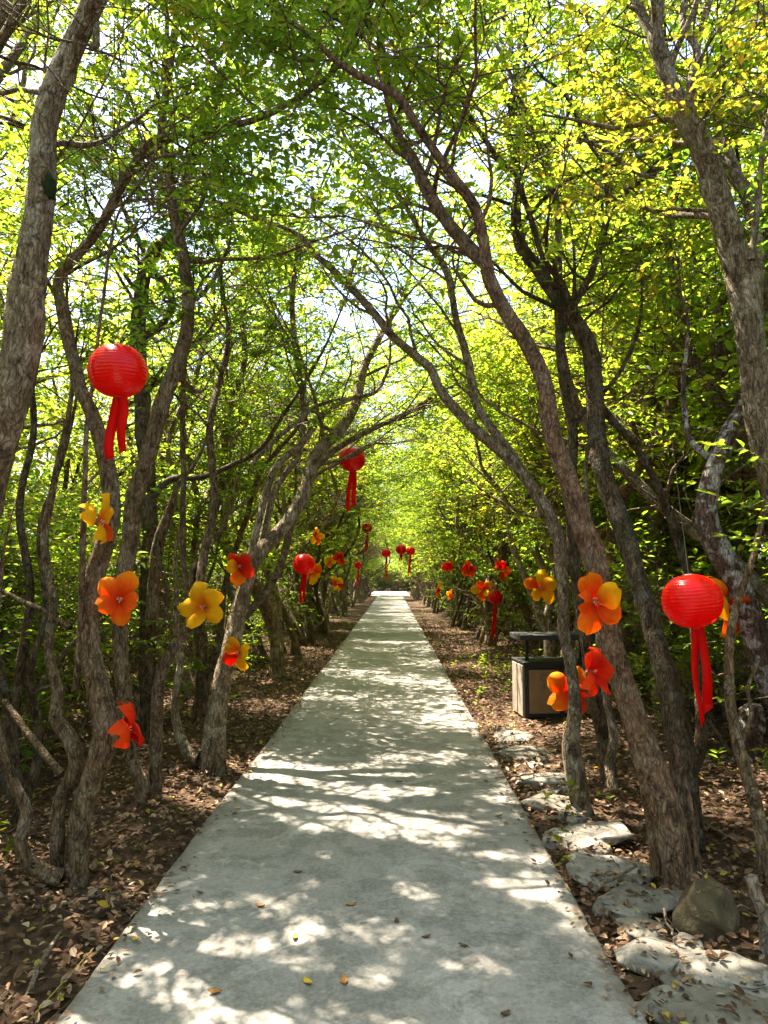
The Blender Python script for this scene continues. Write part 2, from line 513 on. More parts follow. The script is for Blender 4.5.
xs = np.concatenate((-np.geomspace(600, 9, 16), np.arange(-8.8, 8.81, .2), np.geomspace(9, 600, 16)))
ys = np.concatenate((-np.geomspace(400, 3, 12), np.arange(-2.8, 16, .2), np.geomspace(16.2, 900, 50)))
X, Y = np.meshgrid(xs, ys, indexing='xy')
V = np.stack((X, Y, ground_z(X, Y)), -1).reshape(-1, 3)
i, j = np.meshgrid(np.arange(len(ys) - 1), np.arange(len(xs) - 1), indexing='ij')
k = i * len(xs) + j
g = MB(); g.add(V, np.stack((k, k + 1, k + 1 + len(xs), k + len(xs)), -1))
tag(g.build('ground', M_SOIL), kind='structure')

# path slab with a slightly worn edge
yy = np.concatenate((np.arange(-4, 14, .12), np.arange(14, 57.01, .6)))
e1 = PXL + .006 * np.sin(yy * 1.1) + .002 * np.sin(yy * 9.7) + rs.normal(0, .0015, len(yy))
e2 = PXR + .007 * np.sin(yy * .9 + 1) + .003 * np.sin(yy * 7.9) + rs.normal(0, .002, len(yy))
cols = []
for f, dz in ((0, -.12), (0, -.012), (.006, 0), (.25, .004), (.5, .006), (.75, .004), (.994, 0), (1, -.012), (1, -.12)):
    cols.append(np.stack((e1 + (e2 - e1) * f, yy, PZ + dz + .002 * np.sin(yy * 1.7 + f * 5)), -1))
V = np.stack(cols, 1)
n, c = V.shape[:2]
i, j = np.meshgrid(np.arange(n - 1), np.arange(c - 1), indexing='ij'); k = i * c + j
g = MB(); g.add(V.reshape(-1, 3), np.stack((k, k + 1, k + 1 + c, k + c), -1), 0, False)
tag(g.build('path', M_PATH), kind='structure')
g = MB(); g.box((-.2, 66, -.03), (3.4, 17.9, .13), 0, 0, .01)
tag(g.build('plaza', M_CLEAR), kind='structure')

# ------------------------------------------------------------------ hanging things first (so nearby leaves can be pruned off them)
LANT = [  # px, py, dia px, ribbon end py, depth
    (118, 371, 58, 462, 'largest lantern, hung at upper left beside the tree trunks, two long ribbons'),
    (352, 459, 27, 512, 'lantern hanging alone high over the left half of the path'),
    (304, 564, 21.5, 603, 'lantern with a yellow flower right behind it at left path edge'),
    (367, 528, 10.5, 552, 'small lantern hanging between the high lone lantern and the path end'),
    (386, 553, 9, 580, 'small lantern hanging straight above the far end of the path'),
    (401, 549.5, 10.5, 561, 'left one of two touching small lanterns at the tunnel end, short ribbon'),
    (410.5, 551, 9.2, 576, 'right one of two touching small lanterns at the tunnel end, long ribbon'),
    (358, 565, 8, 587, 'small lantern low at the left side near the tunnel end'),
    (495, 597, 14.5, 639, 'lantern hung below red flowers just left of the grey bin'),
    (692, 601, 56, 720, 'large lantern at right with an orange flower pressed behind it'),
]
FLOW = [  # px, py, height px, depth, petal palette, yaw, tilt, label
    (98, 522, 56, 3.55, 'yyoyy', 1.6, .1, 'yellow and orange flower seen side-on, below the largest lantern'),
    (120, 600, 52, 3.6, 'ooooo', .25, .35, 'wide open orange-red flower on the multi-stemmed left tree'),
    (204, 607, 50, 5.0, 'yyyyy', -.2, -.3, 'yellow flower with orange heart, in front of the middle left trunks'),
    (239, 567, 33, 5.7, 'rroyr', .35, .5, 'red flower with one yellow petal on the leaning left trunk'),
    (239, 652, 38, 5.6, 'yyyry', -.5, .1, 'yellow flower with one small red petal, lowest on the leaning left trunk'),
    (123, 730, 64, 3.4, 'rrrrr', 2.0, -.1, 'all red flower low on the left beside the stem base'),
    (316, 537, 21, 9.6, 'yyoyr', .9, .2, 'yellow-orange flower above the left-edge lantern'),
    (313, 573, 24, 10.3, 'yoyyo', .7, -.3, 'yellow flower hanging behind the left-edge lantern'),
    (340, 559, 17, 13.0, 'rrorr', -.3, .7, 'small red flower right of the left-edge lantern'),
    (330, 561, 14, 13.6, 'yyyoy', .5, -.4, 'small yellow flower touching the small red one on the left'),
    (336, 584, 22, 12.5, 'yyryr', 1.1, .1, 'small yellow and red flower hanging low at left by the row of trunks'),
    (448, 567, 15, 15.5, 'rrrrr', .2, .5, 'small all red flower nearest to the path on the right side'),
    (469, 569, 22, 13.5, 'oroor', -.2, 0, 'orange-red flower second from the path on the right side'),
    (499, 569, 28, 12.0, 'rorro', .5, .3, 'ragged red-orange flower above the lantern by the bin'),
    (483, 590, 24, 13.8, 'oyoyo', -.4, .6, 'small orange and yellow flower left of the lantern by the bin'),
    (436, 592, 22, 17, 'yyryr', 1.15, 0, 'narrow yellow and red flower nearest the tunnel end on the right'),
    (449.5, 594, 13, 15.5, 'yyoyy', 1.0, .5, 'tiny yellow flower among the right-hand trunks'),
    (540, 588, 36, 7.6, 'yyyoy', .1, .9, 'bright yellow flower above the grey bin'),
    (594, 601, 66, 3.62, 'oyooo', .15, -.1, 'large orange flower with one yellow petal on the thick right trunk'),
    (591, 672, 54, 3.6, 'rrrrr', .85, .2, 'red-orange flower half turned away under the large orange one'),
    (571, 692, 46, 5.15, 'orroo', -.2, .3, 'orange and red flower partly hidden behind the thin curved right trunk'),
    (725, 607, 58, 4.3, 'oroyo', .6, .4, 'orange flower behind the large right lantern'),
]
LD, FD = .30, .29
L_INFO, F_INFO, KEEPOUT = [], [], []
for (px, py, dia, rib, lab) in LANT:
    Yd = FPX * LD / dia
    p = at(px, py, Yd); L_INFO.append((p, Yd, (rib - py - dia * .46) / FPX * Yd, lab)); KEEPOUT.append((px, py, dia * .72, Yd)); KEEPOUT.append((px, (py + rib) / 2 + dia * .3, (rib - py) * .42, Yd))
for (px, py, hp, Yd, pal, yaw, tilt, lab) in FLOW:
    p = at(px, py, Yd); F_INFO.append((p, hp / FPX * Yd / .29, pal, yaw, tilt, lab)); KEEPOUT.append((px, py, hp * .6, Yd))
KEEPOUT.append((535, 675, 40, 7.4))
# the big right trunk stands bare in front of the foliage
KEEPOUT += [(657, 15, 20, 4.0), (660, 50, 21, 4.0), (672, 88, 22, 4.0), (690, 126, 24, 4.0), (706, 160, 25, 4.0), (720, 205, 27, 4.0), (734, 250, 28, 4.0), (746, 300, 28, 4.0), (755, 350, 28, 4.0), (725, 440, 22, 4.2), (705, 490, 22, 4.2)]

# ------------------------------------------------------------------ tree growing
UPV = np.array((0, 0, 1.0))


def march(p, d, L, rng, step=.13, wob=.17, up=.03):
    n = max(3, int(L / step)); pts = [np.array(p)]
    d = nrm(d); bend = rng.normal(0, .05, 3)
    for _ in range(n):
        d = nrm(d + rng.normal(0, wob, 3) + bend + UPV * up)
        pts.append(pts[-1] + d * (L / n))
    return np.array(pts)


class Crown:
    def __init__(s): s.A = []; s.D = []; s.L = []; s.big = []


def spray(cr, wood, pts, r0, rng, keep1, sub=.17, twig=.085, sub_len=(.3, .75), frac=.25, mat=0, lo=.0):
    """side shoots with leafy twigs along a branch"""
    L = np.linalg.norm(np.diff(pts, axis=0), axis=1).sum(); n = len(pts)
    s = L * frac; side = 1
    while s < L:
        f = s / L * (n - 1); i0 = min(int(f), n - 2); p = pts[i0] + (pts[i0 + 1] - pts[i0]) * (f - i0)
        t = nrm(pts[i0 + 1] - pts[i0])
        sd = nrm(np.cross(t, UPV) + 1e-4) * side; side = -side
        d = nrm(.55 * t + .75 * sd + UPV * rng.normal(.02, .32) + rng.normal(0, .2, 3))
        l = rng.uniform(*sub_len) * (1.15 - .5 * s / L)
        s += sub * rng.uniform(.6, 1.4)
        q = march(p, d, l, rng, .12, .16, .02)
        if keep1 is not None and not (keep1(q[-1][None])[0] and keep1(q[len(q) // 2][None])[0]): continue
        tube(wood, q, np.linspace(.0055, .002, len(q)), 3, 0, None, mat, 0, False)
        m = max(2, int(l / twig))
        for a in range(m):
            fa = (a + .8) / m * (len(q) - 1.001); ia = int(fa); pp = q[ia] + (q[min(ia + 1, len(q) - 1)] - q[ia]) * (fa - ia)
            tt = nrm(q[min(ia + 1, len(q) - 1)] - q[ia])
            s2 = nrm(np.cross(tt, UPV) + 1e-4) * (1 if a % 2 else -1)
            dd = nrm(.6 * tt + .8 * s2 + UPV * rng.normal(-.02, .25)) if a < m - 1 else tt
            cr.A.append(pp); cr.D.append(dd); cr.L.append(rng.uniform(.13, .30))
    return


def finish_crown(cr, wood_mb, rng, size, keep, wmat, lmat, per=7, prune=1.0, gap=0.0):
    """turn the twig list into a crown mesh: slot 0 leaves, slot 1 twigs"""
    mb = MB()
    A = np.array(cr.A); D = np.array(cr.D); L = np.array(cr.L)
    if len(A) == 0: return mb
    # uneven outline: drop clumps by a coarse hash of space, so gaps open in the crown
    hsh = np.sin(A[:, 0] * 1.5 + 1.3 * np.sin(A[:, 1] * 1.3)) + np.sin(A[:, 1] * 1.7 + 1.1 * np.sin(A[:, 2] * 1.4)) + .8 * np.sin(A[:, 2] * 2.3 + A[:, 0] * 1.1)
    ok = (hsh < rng.uniform(.55, .9) + gap) & (rng.random(len(A)) < prune)
    A, D, L = A[ok], D[ok], L[ok]
    if keep is not None:
        ok = keep(A + D * L[:, None] * .6); A, D, L = A[ok], D[ok], L[ok]
    n = len(A)
    prisms(mb, A, A + D * L[:, None], .0022, 1)
    side = nrm(np.cross(D, UPV) + rng.normal(0, .1, (n, 3)))
    for q in range(per):
        f = (q + .6) / per
        P = A + D * (L * f)[:, None]
        sg = 1 if q % 2 else -1
        dl = D * (.55 if q < per - 1 else 2) + side * sg * .85 + rng.normal(0, .28, (n, 3)) - UPV * .10
        nm = UPV + rng.normal(0, .38, (n, 3))
        ll = size * rng.uniform(.5, 1.4, n)
        leaves(mb, P, dl, nm, ll, ll * rng.uniform(.38, .52, n), 0, rng.uniform(.10, .25), rng.uniform(.05, .2))
    return mb


def world_keep(near=3.0, tunnel=3.0):
    def f(P):
        P = np.asarray(P)
        d = np.linalg.norm(P - CAM, axis=1)
        ok = d > near
        inpath = (P[:, 0] > PXL - .15) & (P[:, 0] < PXR + .15)
        ok &= ~(inpath & (P[:, 2] < tunnel + .35 * np.sin(P[:, 1] * 1.9 + P[:, 0])))
        ok &= ~((P[:, 1] < 4.6) & (P[:, 2] < 2.7) & (np.abs(P[:, 0]) < 2.6))
        px, py, w = project(P)
        for kx, ky, kr, kd in KEEPOUT:
            ok &= ~((np.hypot(px - kx, py - ky) < kr) & (w < kd + .1))
        return ok
    return f


WK = world_keep()
SUN_EL, SUN_DIR = math.radians(63), nrm(np.array((-.72, .69)))
SUNV = np.array((SUN_DIR[0] * math.cos(SUN_EL), SUN_DIR[1] * math.cos(SUN_EL), math.sin(SUN_EL)))
SUNLIT = [(q[0], .17) for q in L_INFO] + [(q[0], .13) for q in F_INFO]
# openings in the canopy through which the sun reaches the path (ground x, y, radius across, radius along)
HOLES = [(gnd(px, py)[0], gnd(px, py)[1], rx, ry) for px, py, rx, ry in (
    (330, 805, .36, .24), (385, 832, .36, .20), (455, 838, .22, .12), (280, 780, .30, .22), (370, 780, .3, .2), (430, 800, .2, .12), (540, 905, .15, .17), (505, 868, .16, .10), (420, 765, .35, .2), (330, 740, .4, .26), (450, 735, .35, .26), (380, 715, .5, .3), (340, 690, .5, .4), (430, 690, .5, .4),
    (160, 945, .16, .10), (110, 975, .10, .08), (300, 990, .08, .06), (440, 925, .09, .06), (600, 970, .09, .07), (360, 1000, .09, .06), (250, 960, .07, .05), (480, 985, .1, .06),
    (655, 950, .2, .15), (725, 975, .2, .15), (610, 850, .25, .2), (580, 810, .25, .2), (545, 775, .3, .25), (90, 960, .15, .1), (200, 800, .3, .3), (60, 930, .1, .1), (250, 740, .4, .4), (700, 760, .4, .3))]

_r = np.random.default_rng(15)
for _ in range(75):
    HOLES.append((_r.uniform(PXL, PXR), 2.4 + 6.5 * _r.random() ** 1.2, _r.uniform(.05, .13), _r.uniform(.05, .13)))
HOLES = [(a, b, c * (1.3 if c > .2 else 1), d * (1.3 if c > .2 else 1)) for a, b, c, d in HOLES]


def leaf_keep(P):
    P = np.asarray(P); ok = WK(P)
    ok &= np.linalg.norm(P - CAM, axis=1) > 4.5 + .4 * np.sin(P[:, 0] * 3)
    for c0, r0 in SUNLIT:      # and through which it reaches the lanterns and flowers
        d0 = P - c0; t0 = d0 @ SUNV
        ok &= ~((t0 > 0) & (np.linalg.norm(d0 - t0[:, None] * SUNV, axis=1) < r0 * (1 + .35 * np.sin(t0 * 3))))
    Q = P - SUNV * (P[:, 2:3] / SUNV[2])
    for hx, hy, ax, ay in HOLES:
        e = np.hypot((Q[:, 0] - hx) / (ax + .015), (Q[:, 1] - hy) / (ay + .015))
        ok &= ~(e + .18 * np.sin(Q[:, 0] * 23 + hx * 9) * np.sin(Q[:, 1] * 19) < 1)
    return ok



def grow(stems, rng, wood, zmin, step=.33, bl=(.8, 1.9), keep=None, wmat=0, sub=.17, up=.05, sides=5, xb=0.0):
    cr = Crown()
    for pts, rad in stems:
        s = np.concatenate(((0,), np.cumsum(np.linalg.norm(np.diff(pts, axis=0), axis=1)))); L = s[-1]
        q = rng.uniform(0, step)
        while q < L:
            i0 = min(np.searchsorted(s, q), len(pts) - 2); p = pts[i0]; r = rad[i0]
            q += step * rng.uniform(.6, 1.5)
            if p[2] < zmin: continue
            t = nrm(pts[i0 + 1] - pts[i0]); a = rng.uniform(0, 2 * PI)
            h = np.array((math.cos(a) + (xb if p[2] > 2.6 else 0), math.sin(a), 0))
            d = nrm(.45 * t + h + UPV * rng.normal(.25, .3))
            l = rng.uniform(*bl) * np.clip(.55 + r * 12, .6, 1.1)
            b = march(p, d, l, rng, .14, .17, up)
            if keep is not None and not keep(b[len(b) // 2:]).all(): continue
            r0 = min(r * .42, .022)
            tube(wood, b, np.linspace(r0, .003, len(b)), sides, .04, rng, wmat, 0, False)
            spray(cr, wood, b, r0, rng, keep, sub)
        # leafy top
        if pts[-1][2] > zmin:
            tail = pts[int(len(pts) * .7):]
            if len(tail) > 3: spray(cr, wood, tail, .01, rng, keep, sub, frac=.1)
    return cr


# ------------------------------------------------------------------ trees drawn from the photograph and one added for shade (each stem: px, py, depth, width px)
def traced(label, stems, bark, leafm, seed, ext=2.5, zmin=2.9, extra=None, flare=.16, size=.056, step=.25, sides=16, prune=1.0, ws=.93):
    rng = np.random.default_rng(seed)
    wood = MB(); G = []
    base = None
    for si, st in enumerate(stems):
        tip_ext = ext
        if isinstance(st, tuple): st, tip_ext = st
        W = []
        for (px, py, d, w) in st:
            p = at(px, py, d); W.append((*p, ws * w / 2 / FPX * d))
        W = np.array(W)
        if si == 0:
            W[0, 2] = min(W[0, 2], -.05)
            base = np.array((W[0, 0], W[0, 1], 0.0))
        if tip_ext:
            t = nrm(W[-1, :3] - W[-2, :3]); q = W[-1].copy(); r = q[3]
            for e in range(4):
                t = nrm(t * .8 + UPV * .25 + rng.normal(0, .16, 3))
                q = np.array((*(q[:3] + t * tip_ext / 4), r * (1 - (e + 1) * .21)))
                W = np.vstack((W, q))
        P = spline(W, .05)
        P[:, :3] += np.cumsum(rng.normal(0, .0012, (len(P), 3)), 0)
        rmax = P[:, 3].max()
        tube(wood, P[:, :3], P[:, 3], sides if rmax > .03 else 8, .075, rng, 0, flare if si == 0 else (flare * .4 if P[0, 2] < .4 else 0))
        G.append((P[:, :3], P[:, 3]))
    cr = grow(G, rng, wood, zmin, step, (.8, 1.9), WK, 0, .125)
    root = empty('tree', base)
    tag(root, label, 'tree', 'trees framing the near part of the path')
    t = wood.build('trunk', [bark], root, base)
    cm = finish_crown(cr, wood, rng, size, leaf_keep, 0, 0, 10, prune)
    ch = [t]
    if cm.n:
        ch.append(cm.build('crown', [leafm, bark], root, base))
    reg(root, *ch)
    return root


L1 = traced('thick grey-barked trunk curving up along the left picture edge, nearest tree on the left',
            [[(-26, 872, 3.75, 44), (-26, 770, 3.7, 36), (-27, 650, 3.65, 36), (-24, 550, 3.6, 40), (-14, 480, 3.55, 42), (3, 425, 3.5, 43), (14, 385, 3.5, 43), (23, 335, 3.5, 43),
              (28, 285, 3.5, 38), (36, 233, 3.5, 34), (42, 183, 3.5, 31), (46, 132, 3.5, 29), (57, 85, 3.5, 29), (72, 48, 3.5, 27), (94, 0, 3.5, 26), (112, -45, 3.5, 22)],
             ([(60, 95, 3.5, 10), (20, 88, 3.7, 6), (0, 92, 3.8, 5), (-30, 80, 3.9, 4)], 0),
             ([(96, 20, 3.5, 9), (97, 45, 3.45, 8), (92, 48, 3.4, 6)], 0)],
            BARK_G, LEAF_Y, 11, 2.4, 3.6, ws=0.88)
L2 = traced('crooked multi-stemmed tree with U-shaped roots at left front, bearing orange flowers',
            [[(76, 876, 3.65, 23), (80, 817, 3.62, 22), (92, 777, 3.6, 24), (104, 733, 3.6, 26), (98, 690, 3.6, 24), (91, 655, 3.62, 22), (88, 613, 3.65, 20), (92, 580, 3.7, 21), (102, 547, 3.72, 20),
              (110, 513, 3.75, 19), (108, 480, 3.8, 18), (100, 443, 3.85, 17), (92, 416, 3.9, 16), (79, 386, 3.95, 14), (70, 353, 4.0, 13), (61, 310, 4.05, 12), (58, 278, 4.1, 11),
              (78, 253, 4.1, 10.5), (97, 231, 4.1, 10), (113, 200, 4.1, 10), (130, 170, 4.1, 9.5), (152, 141, 4.1, 8.5), (200, 132, 4.05, 7.5), (256, 119, 4.0, 6.5), (299, 97, 3.95, 5.5), (333, 72, 3.9, 5), (352, 40, 3.9, 4)],
             ([(58, 872, 3.7, 18), (56, 833, 3.68, 15), (60, 800, 3.68, 15), (76, 765, 3.7, 17), (66, 737, 3.72, 15), (54, 720, 3.75, 14), (57, 695, 3.8, 12), (48, 650, 3.9, 10), (52, 600, 4, 9), (44, 540, 4.1, 8), (56, 470, 4.2, 7)], 1.6),
             ([(62, 878, 3.6, 18), (46, 874, 3.58, 17), (30, 862, 3.56, 15), (21, 842, 3.55, 14), (27, 812, 3.55, 12), (14, 782, 3.55, 11), (5, 750, 3.55, 10), (-8, 700, 3.55, 9)], 1),
             ([(70, 628, 3.9, 6), (45, 612, 4, 5), (17, 600, 4.1, 4.5), (-5, 588, 4.2, 3)], 0),
             ([(62, 775, 3.9, 9), (40, 748, 4.0, 8), (20, 722, 4.1, 7), (4, 700, 4.2, 5)], 0),
             ([(76, 690, 3.62, 7), (82, 600, 3.6, 6.5), (84, 520, 3.6, 6), (88, 430, 3.6, 5), (94, 380, 3.6, 4), (105, 290, 3.65, 3.5), (118, 220, 3.7, 3)], 1.2)],
            BARK, LEAF, 12, 1.6, 3.0)
L12 = traced('added tree just outside the left picture edge, its leafy top shading the near path and filling the upper left corner',  # invented off-frame tree, added to shade the near path and close the corner
             [[(-95, 905, 4.3, 30), (-92, 700, 4.4, 26), (-104, 480, 4.5, 25), (-80, 300, 4.6, 22), (-30, 120, 4.8, 19), (10, -20, 5.0, 16), (60, -160, 5.2, 12), (100, -280, 5.4, 9)],
              [(-60, 230, 4.7, 13), (-20, 110, 5.2, 11), (40, 20, 5.8, 9), (90, -90, 6.2, 7), (130, -200, 6.4, 5)],
              [(-10, 60, 4.9, 11), (60, -60, 4.6, 9), (150, -190, 4.5, 7), (240, -290, 4.5, 5)]],
             BARK, LEAF, 18, 2, 4.0)
L9 = traced('tangle of thin dark stems at the far left edge, behind the U-shaped roots',
            [[(22, 806, 4.5, 13), (14, 740, 4.5, 11), (22, 660, 4.55, 10), (30, 590, 4.6, 9), (20, 510, 4.6, 8), (34, 430, 4.7, 7), (30, 360, 4.8, 6)],
             ([(22, 806, 4.5, 11), (38, 750, 4.5, 9), (30, 670, 4.5, 8), (46, 610, 4.55, 7), (40, 530, 4.6, 6), (56, 480, 4.7, 5)], 1.2),
             ([(20, 808, 4.5, 11), (4, 770, 4.5, 9), (8, 700, 4.5, 8), (-6, 640, 4.5, 7)], 1),
             ([(30, 700, 4.5, 6), (52, 668, 4.5, 5), (76, 640, 4.6, 4), (104, 628, 4.7, 3)], 0),
             ([(16, 720, 4.5, 5), (40, 690, 4.4, 4), (66, 690, 4.4, 3)], 0)],
            BARK_D, LEAF, 19, 1.5, 2.6)
L10 = traced('thin pale crooked stems between the sinuous trunk and the bowed tree on the left',
             [[(143, 740, 7.4, 12), (138, 700, 7.4, 9), (150, 650, 7.4, 8), (168, 600, 7.4, 8), (160, 550, 7.4, 7), (176, 500, 7.4, 6), (170, 440, 7.4, 5), (196, 380, 7.4, 5)],
              ([(140, 700, 7.4, 6), (126, 668, 7.4, 5), (140, 640, 7.4, 4.5), (152, 610, 7.4, 4), (146, 580, 7.4, 3)], .4),
              ([(146, 668, 7.4, 6), (166, 655, 7.3, 5), (184, 622, 7.3, 4.5), (192, 570, 7.3, 4), (226, 520, 7.3, 4), (240, 470, 7.3, 3)], 1),
              ([(158, 630, 7.4, 5), (186, 600, 7.5, 4), (200, 540, 7.5, 4), (246, 500, 7.6, 3.5)], .8)],
             BARK_G, LEAF, 20, 1.6, 2.4)
L11 = traced('slender pale stems rising left of the arching grey tree, close behind the bowed one',
             [[(200, 716, 7.8, 14), (202, 660, 7.8, 11), (196, 600, 7.8, 10), (206, 540, 7.8, 9), (222, 480, 7.8, 8), (226, 420, 7.8, 7), (244, 360, 7.8, 6), (240, 300, 7.8, 5)],
              ([(200, 690, 7.8, 8), (218, 640, 7.8, 7), (226, 580, 7.8, 6), (246, 520, 7.8, 6), (262, 470, 7.8, 5), (296, 430, 7.8, 4)], 1.2),
              ([(202, 640, 7.8, 7), (186, 580, 7.8, 6), (180, 520, 7.8, 5), (164, 470, 7.8, 4), (170, 400, 7.8, 4)], 1)],
             BARK, LEAF, 30, 1.8, 2.4)
R9 = traced('crooked pale stems in the gap between the bin and the curved thin trunk',
            [[(552, 668, 9.6, 14), (548, 620, 9.6, 10), (556, 570, 9.6, 9), (540, 520, 9.6, 9), (546, 470, 9.6, 8), (530, 420, 9.6, 7), (536, 360, 9.6, 6)],
             ([(550, 640, 9.6, 8), (530, 590, 9.6, 7), (512, 540, 9.6, 6), (506, 500, 9.6, 5), (484, 470, 9.6, 4)], 1),
             ([(552, 600, 9.6, 7), (570, 560, 9.6, 6), (576, 520, 9.6, 5), (596, 480, 9.6, 5)], 1)],
            BARK_G, LEAF, 32, 1.8, 2.3)
L3 = traced('long slender sinuous trunk rising behind the largest lantern, forking high up',
            [[(136, 812, 4.75, 16), (142, 786, 4.75, 14), (131, 760, 4.8, 13), (124, 700, 4.85, 15), (118, 640, 4.9, 18), (122, 585, 4.9, 20), (129, 545, 4.9, 20), (134, 500, 4.9, 20), (145, 463, 4.9, 19), (160, 406, 4.9, 19), (176, 366, 4.9, 18),
              (186, 333, 4.9, 16), (187, 299, 4.9, 15), (182, 256, 4.9, 14), (173, 217, 4.9, 12), (169, 177, 4.9, 11), (163, 143, 4.9, 10), (163, 117, 4.9, 10), (171, 67, 4.9, 9), (177, 17, 4.9, 9), (182, -25, 4.9, 8)],
             [(164, 115, 4.9, 7), (164, 60, 5.0, 6), (166, 10, 5.0, 5)],
             ([(175, 372, 4.95, 8), (196, 392, 5.1, 5), (206, 388, 5.2, 3)], 0)],
            BARK, LEAF, 13, 2.2, 3.4, ws=0.86)
L4 = traced('dark leaning trunk close behind the sinuous one on the left, arching at mid height',
            [[(150, 706, 6.6, 18), (148, 600, 6.6, 17), (150, 520, 6.6, 17), (144, 430, 6.6, 17), (138, 345, 6.6, 17), (141, 295, 6.6, 16), (152, 255, 6.6, 15), (172, 238, 6.6, 14), (183, 215, 6.6, 13), (188, 160, 6.6, 12), (200, 133, 6.6, 10), (217, 97, 6.6, 8), (230, 55, 6.6, 7)],
             [(139, 340, 6.6, 11), (160, 325, 6.6, 8), (172, 305, 6.6, 8), (166, 285, 6.6, 7), (152, 268, 6.7, 6), (138, 240, 6.8, 6), (120, 200, 6.9, 5)],
             [(150, 500, 6.6, 9), (170, 480, 6.5, 7), (200, 478, 6.4, 6), (232, 466, 6.3, 5.5), (262, 448, 6.3, 5), (280, 420, 6.3, 4)]],
            BARK_D, LEAF, 14, 2, 3.2)
L5 = traced('thin tree bowing out from its base, between the crooked left tree and the leaning one',
            [[(153, 812, 4.9, 17), (155, 760, 4.9, 13), (157, 690, 4.9, 12), (165, 660, 4.9, 12), (178, 638, 4.95, 11), (192, 620, 5.0, 11), (197, 590, 5.1, 10), (200, 560, 5.2, 10), (206, 530, 5.3, 9), (212, 490, 5.4, 8), (208, 436, 5.5, 8), (213, 399, 5.6, 7), (217, 383, 5.7, 6), (226, 340, 5.8, 5)],
             ([(186, 590, 5.6, 7), (183, 540, 5.6, 7), (184, 480, 5.6, 6.5), (183, 406, 5.6, 6), (186, 340, 5.6, 4)], 1),
             ([(152, 620, 5.8, 14), (155, 573, 5.8, 13), (160, 540, 5.8, 13), (172, 505, 5.8, 8), (182, 482, 5.8, 5), (196, 465, 5.8, 4)], 1)],
            BARK, LEAF_D, 15, 1.5, 2.7)
L6 = traced('grey leaning tree on left whose long limb arches right over the path',
            [[(213, 766, 5.75, 27), (216, 720, 5.8, 22), (222, 680, 5.85, 20), (230, 645, 5.9, 18), (238, 608, 6.0, 18), (247, 575, 6.05, 17), (258, 553, 6.1, 16), (275, 535, 6.2, 15), (293, 511, 6.3, 14), (305, 486, 6.4, 13), (316, 453, 6.5, 12.5), (342, 426, 6.7, 12), (356, 399, 6.8, 10),
              (363, 369, 6.9, 9), (379, 336, 7.0, 7.5), (389, 319, 7.1, 6.5), (403, 296, 7.2, 5.5), (410, 270, 7.3, 4.5)],
             ([(200, 758, 5.8, 14), (188, 752, 5.85, 13), (178, 728, 5.9, 10), (175, 700, 5.9, 8), (180, 660, 5.95, 7), (176, 620, 6, 6)], 1.2),
             ([(233, 625, 5.95, 9), (246, 575, 5.95, 8), (256, 530, 6, 8), (264, 500, 6.1, 8), (276, 466, 6.2, 7.5), (303, 440, 6.3, 7), (323, 411, 6.4, 6), (349, 397, 6.5, 5), (373, 391, 6.6, 4.5), (385, 372, 6.7, 3.5)], .8),
             ([(250, 465, 6.1, 5), (276, 440, 6.2, 5), (303, 417, 6.3, 4.5), (318, 405, 6.4, 4), (340, 398, 6.5, 4)], 0),
             ([(262, 545, 6.15, 8), (275, 490, 6.2, 7.5), (300, 452, 6.3, 6), (303, 400, 6.3, 6), (296, 350, 6.3, 6), (292, 300, 6.3, 6), (296, 262, 6.3, 5)], 1.5)],
            BARK_G, LEAF, 16, 1.6, 2.75)
R1 = traced('thick fluted trunk at right front, its main limb crossing the whole picture top',
            [[(684, 874, 3.62, 34), (673, 845, 3.62, 33), (662, 800, 3.65, 32), (645, 750, 3.7, 31), (629, 700, 3.75, 28), (614, 655, 3.8, 26), (602, 590, 3.85, 24), (592, 547, 3.9, 26), (580, 515, 3.9, 25), (569, 476, 3.9, 24), (554, 436, 3.9, 22), (547, 392, 3.9, 20), (537, 363, 3.9, 19),
              (523, 335, 3.9, 18), (508, 312, 3.9, 17), (490, 276, 3.9, 16), (486, 247, 3.9, 14), (477, 207, 3.9, 13), (459, 180, 3.85, 12), (437, 150, 3.85, 11), (419, 123, 3.8, 10), (404, 98, 3.8, 10), (386, 87, 3.8, 9), (369, 79, 3.75, 8.5), (349, 68, 3.75, 7.5), (336, 58, 3.7, 7), (310, 32, 3.7, 5)],
             [(488, 268, 3.9, 13), (468, 246, 4.0, 15), (445, 218, 4.1, 15), (427, 188, 4.2, 15), (413, 160, 4.3, 13), (400, 138, 4.4, 11), (391, 110, 4.5, 8), (387, 70, 4.5, 7), (376, 30, 4.6, 6), (330, -5, 4.6, 5)],
             ([(657, 874, 3.7, 13), (655, 830, 3.72, 15), (641, 760, 3.78, 13), (626, 690, 3.8, 9)], 0),
             ([(700, 876, 3.66, 10), (694, 838, 3.68, 8), (690, 800, 3.72, 6), (676, 745, 3.78, 6)], 0),
             ([(384, 88, 3.8, 3), (389, 112, 3.85, 3), (374, 60, 3.75, 3), (362, 35, 3.7, 3), (350, 5, 3.7, 3)], 0)],
            BARK_R, LEAF, 21, 1.6, 3.1, None, .2, ws=0.86)
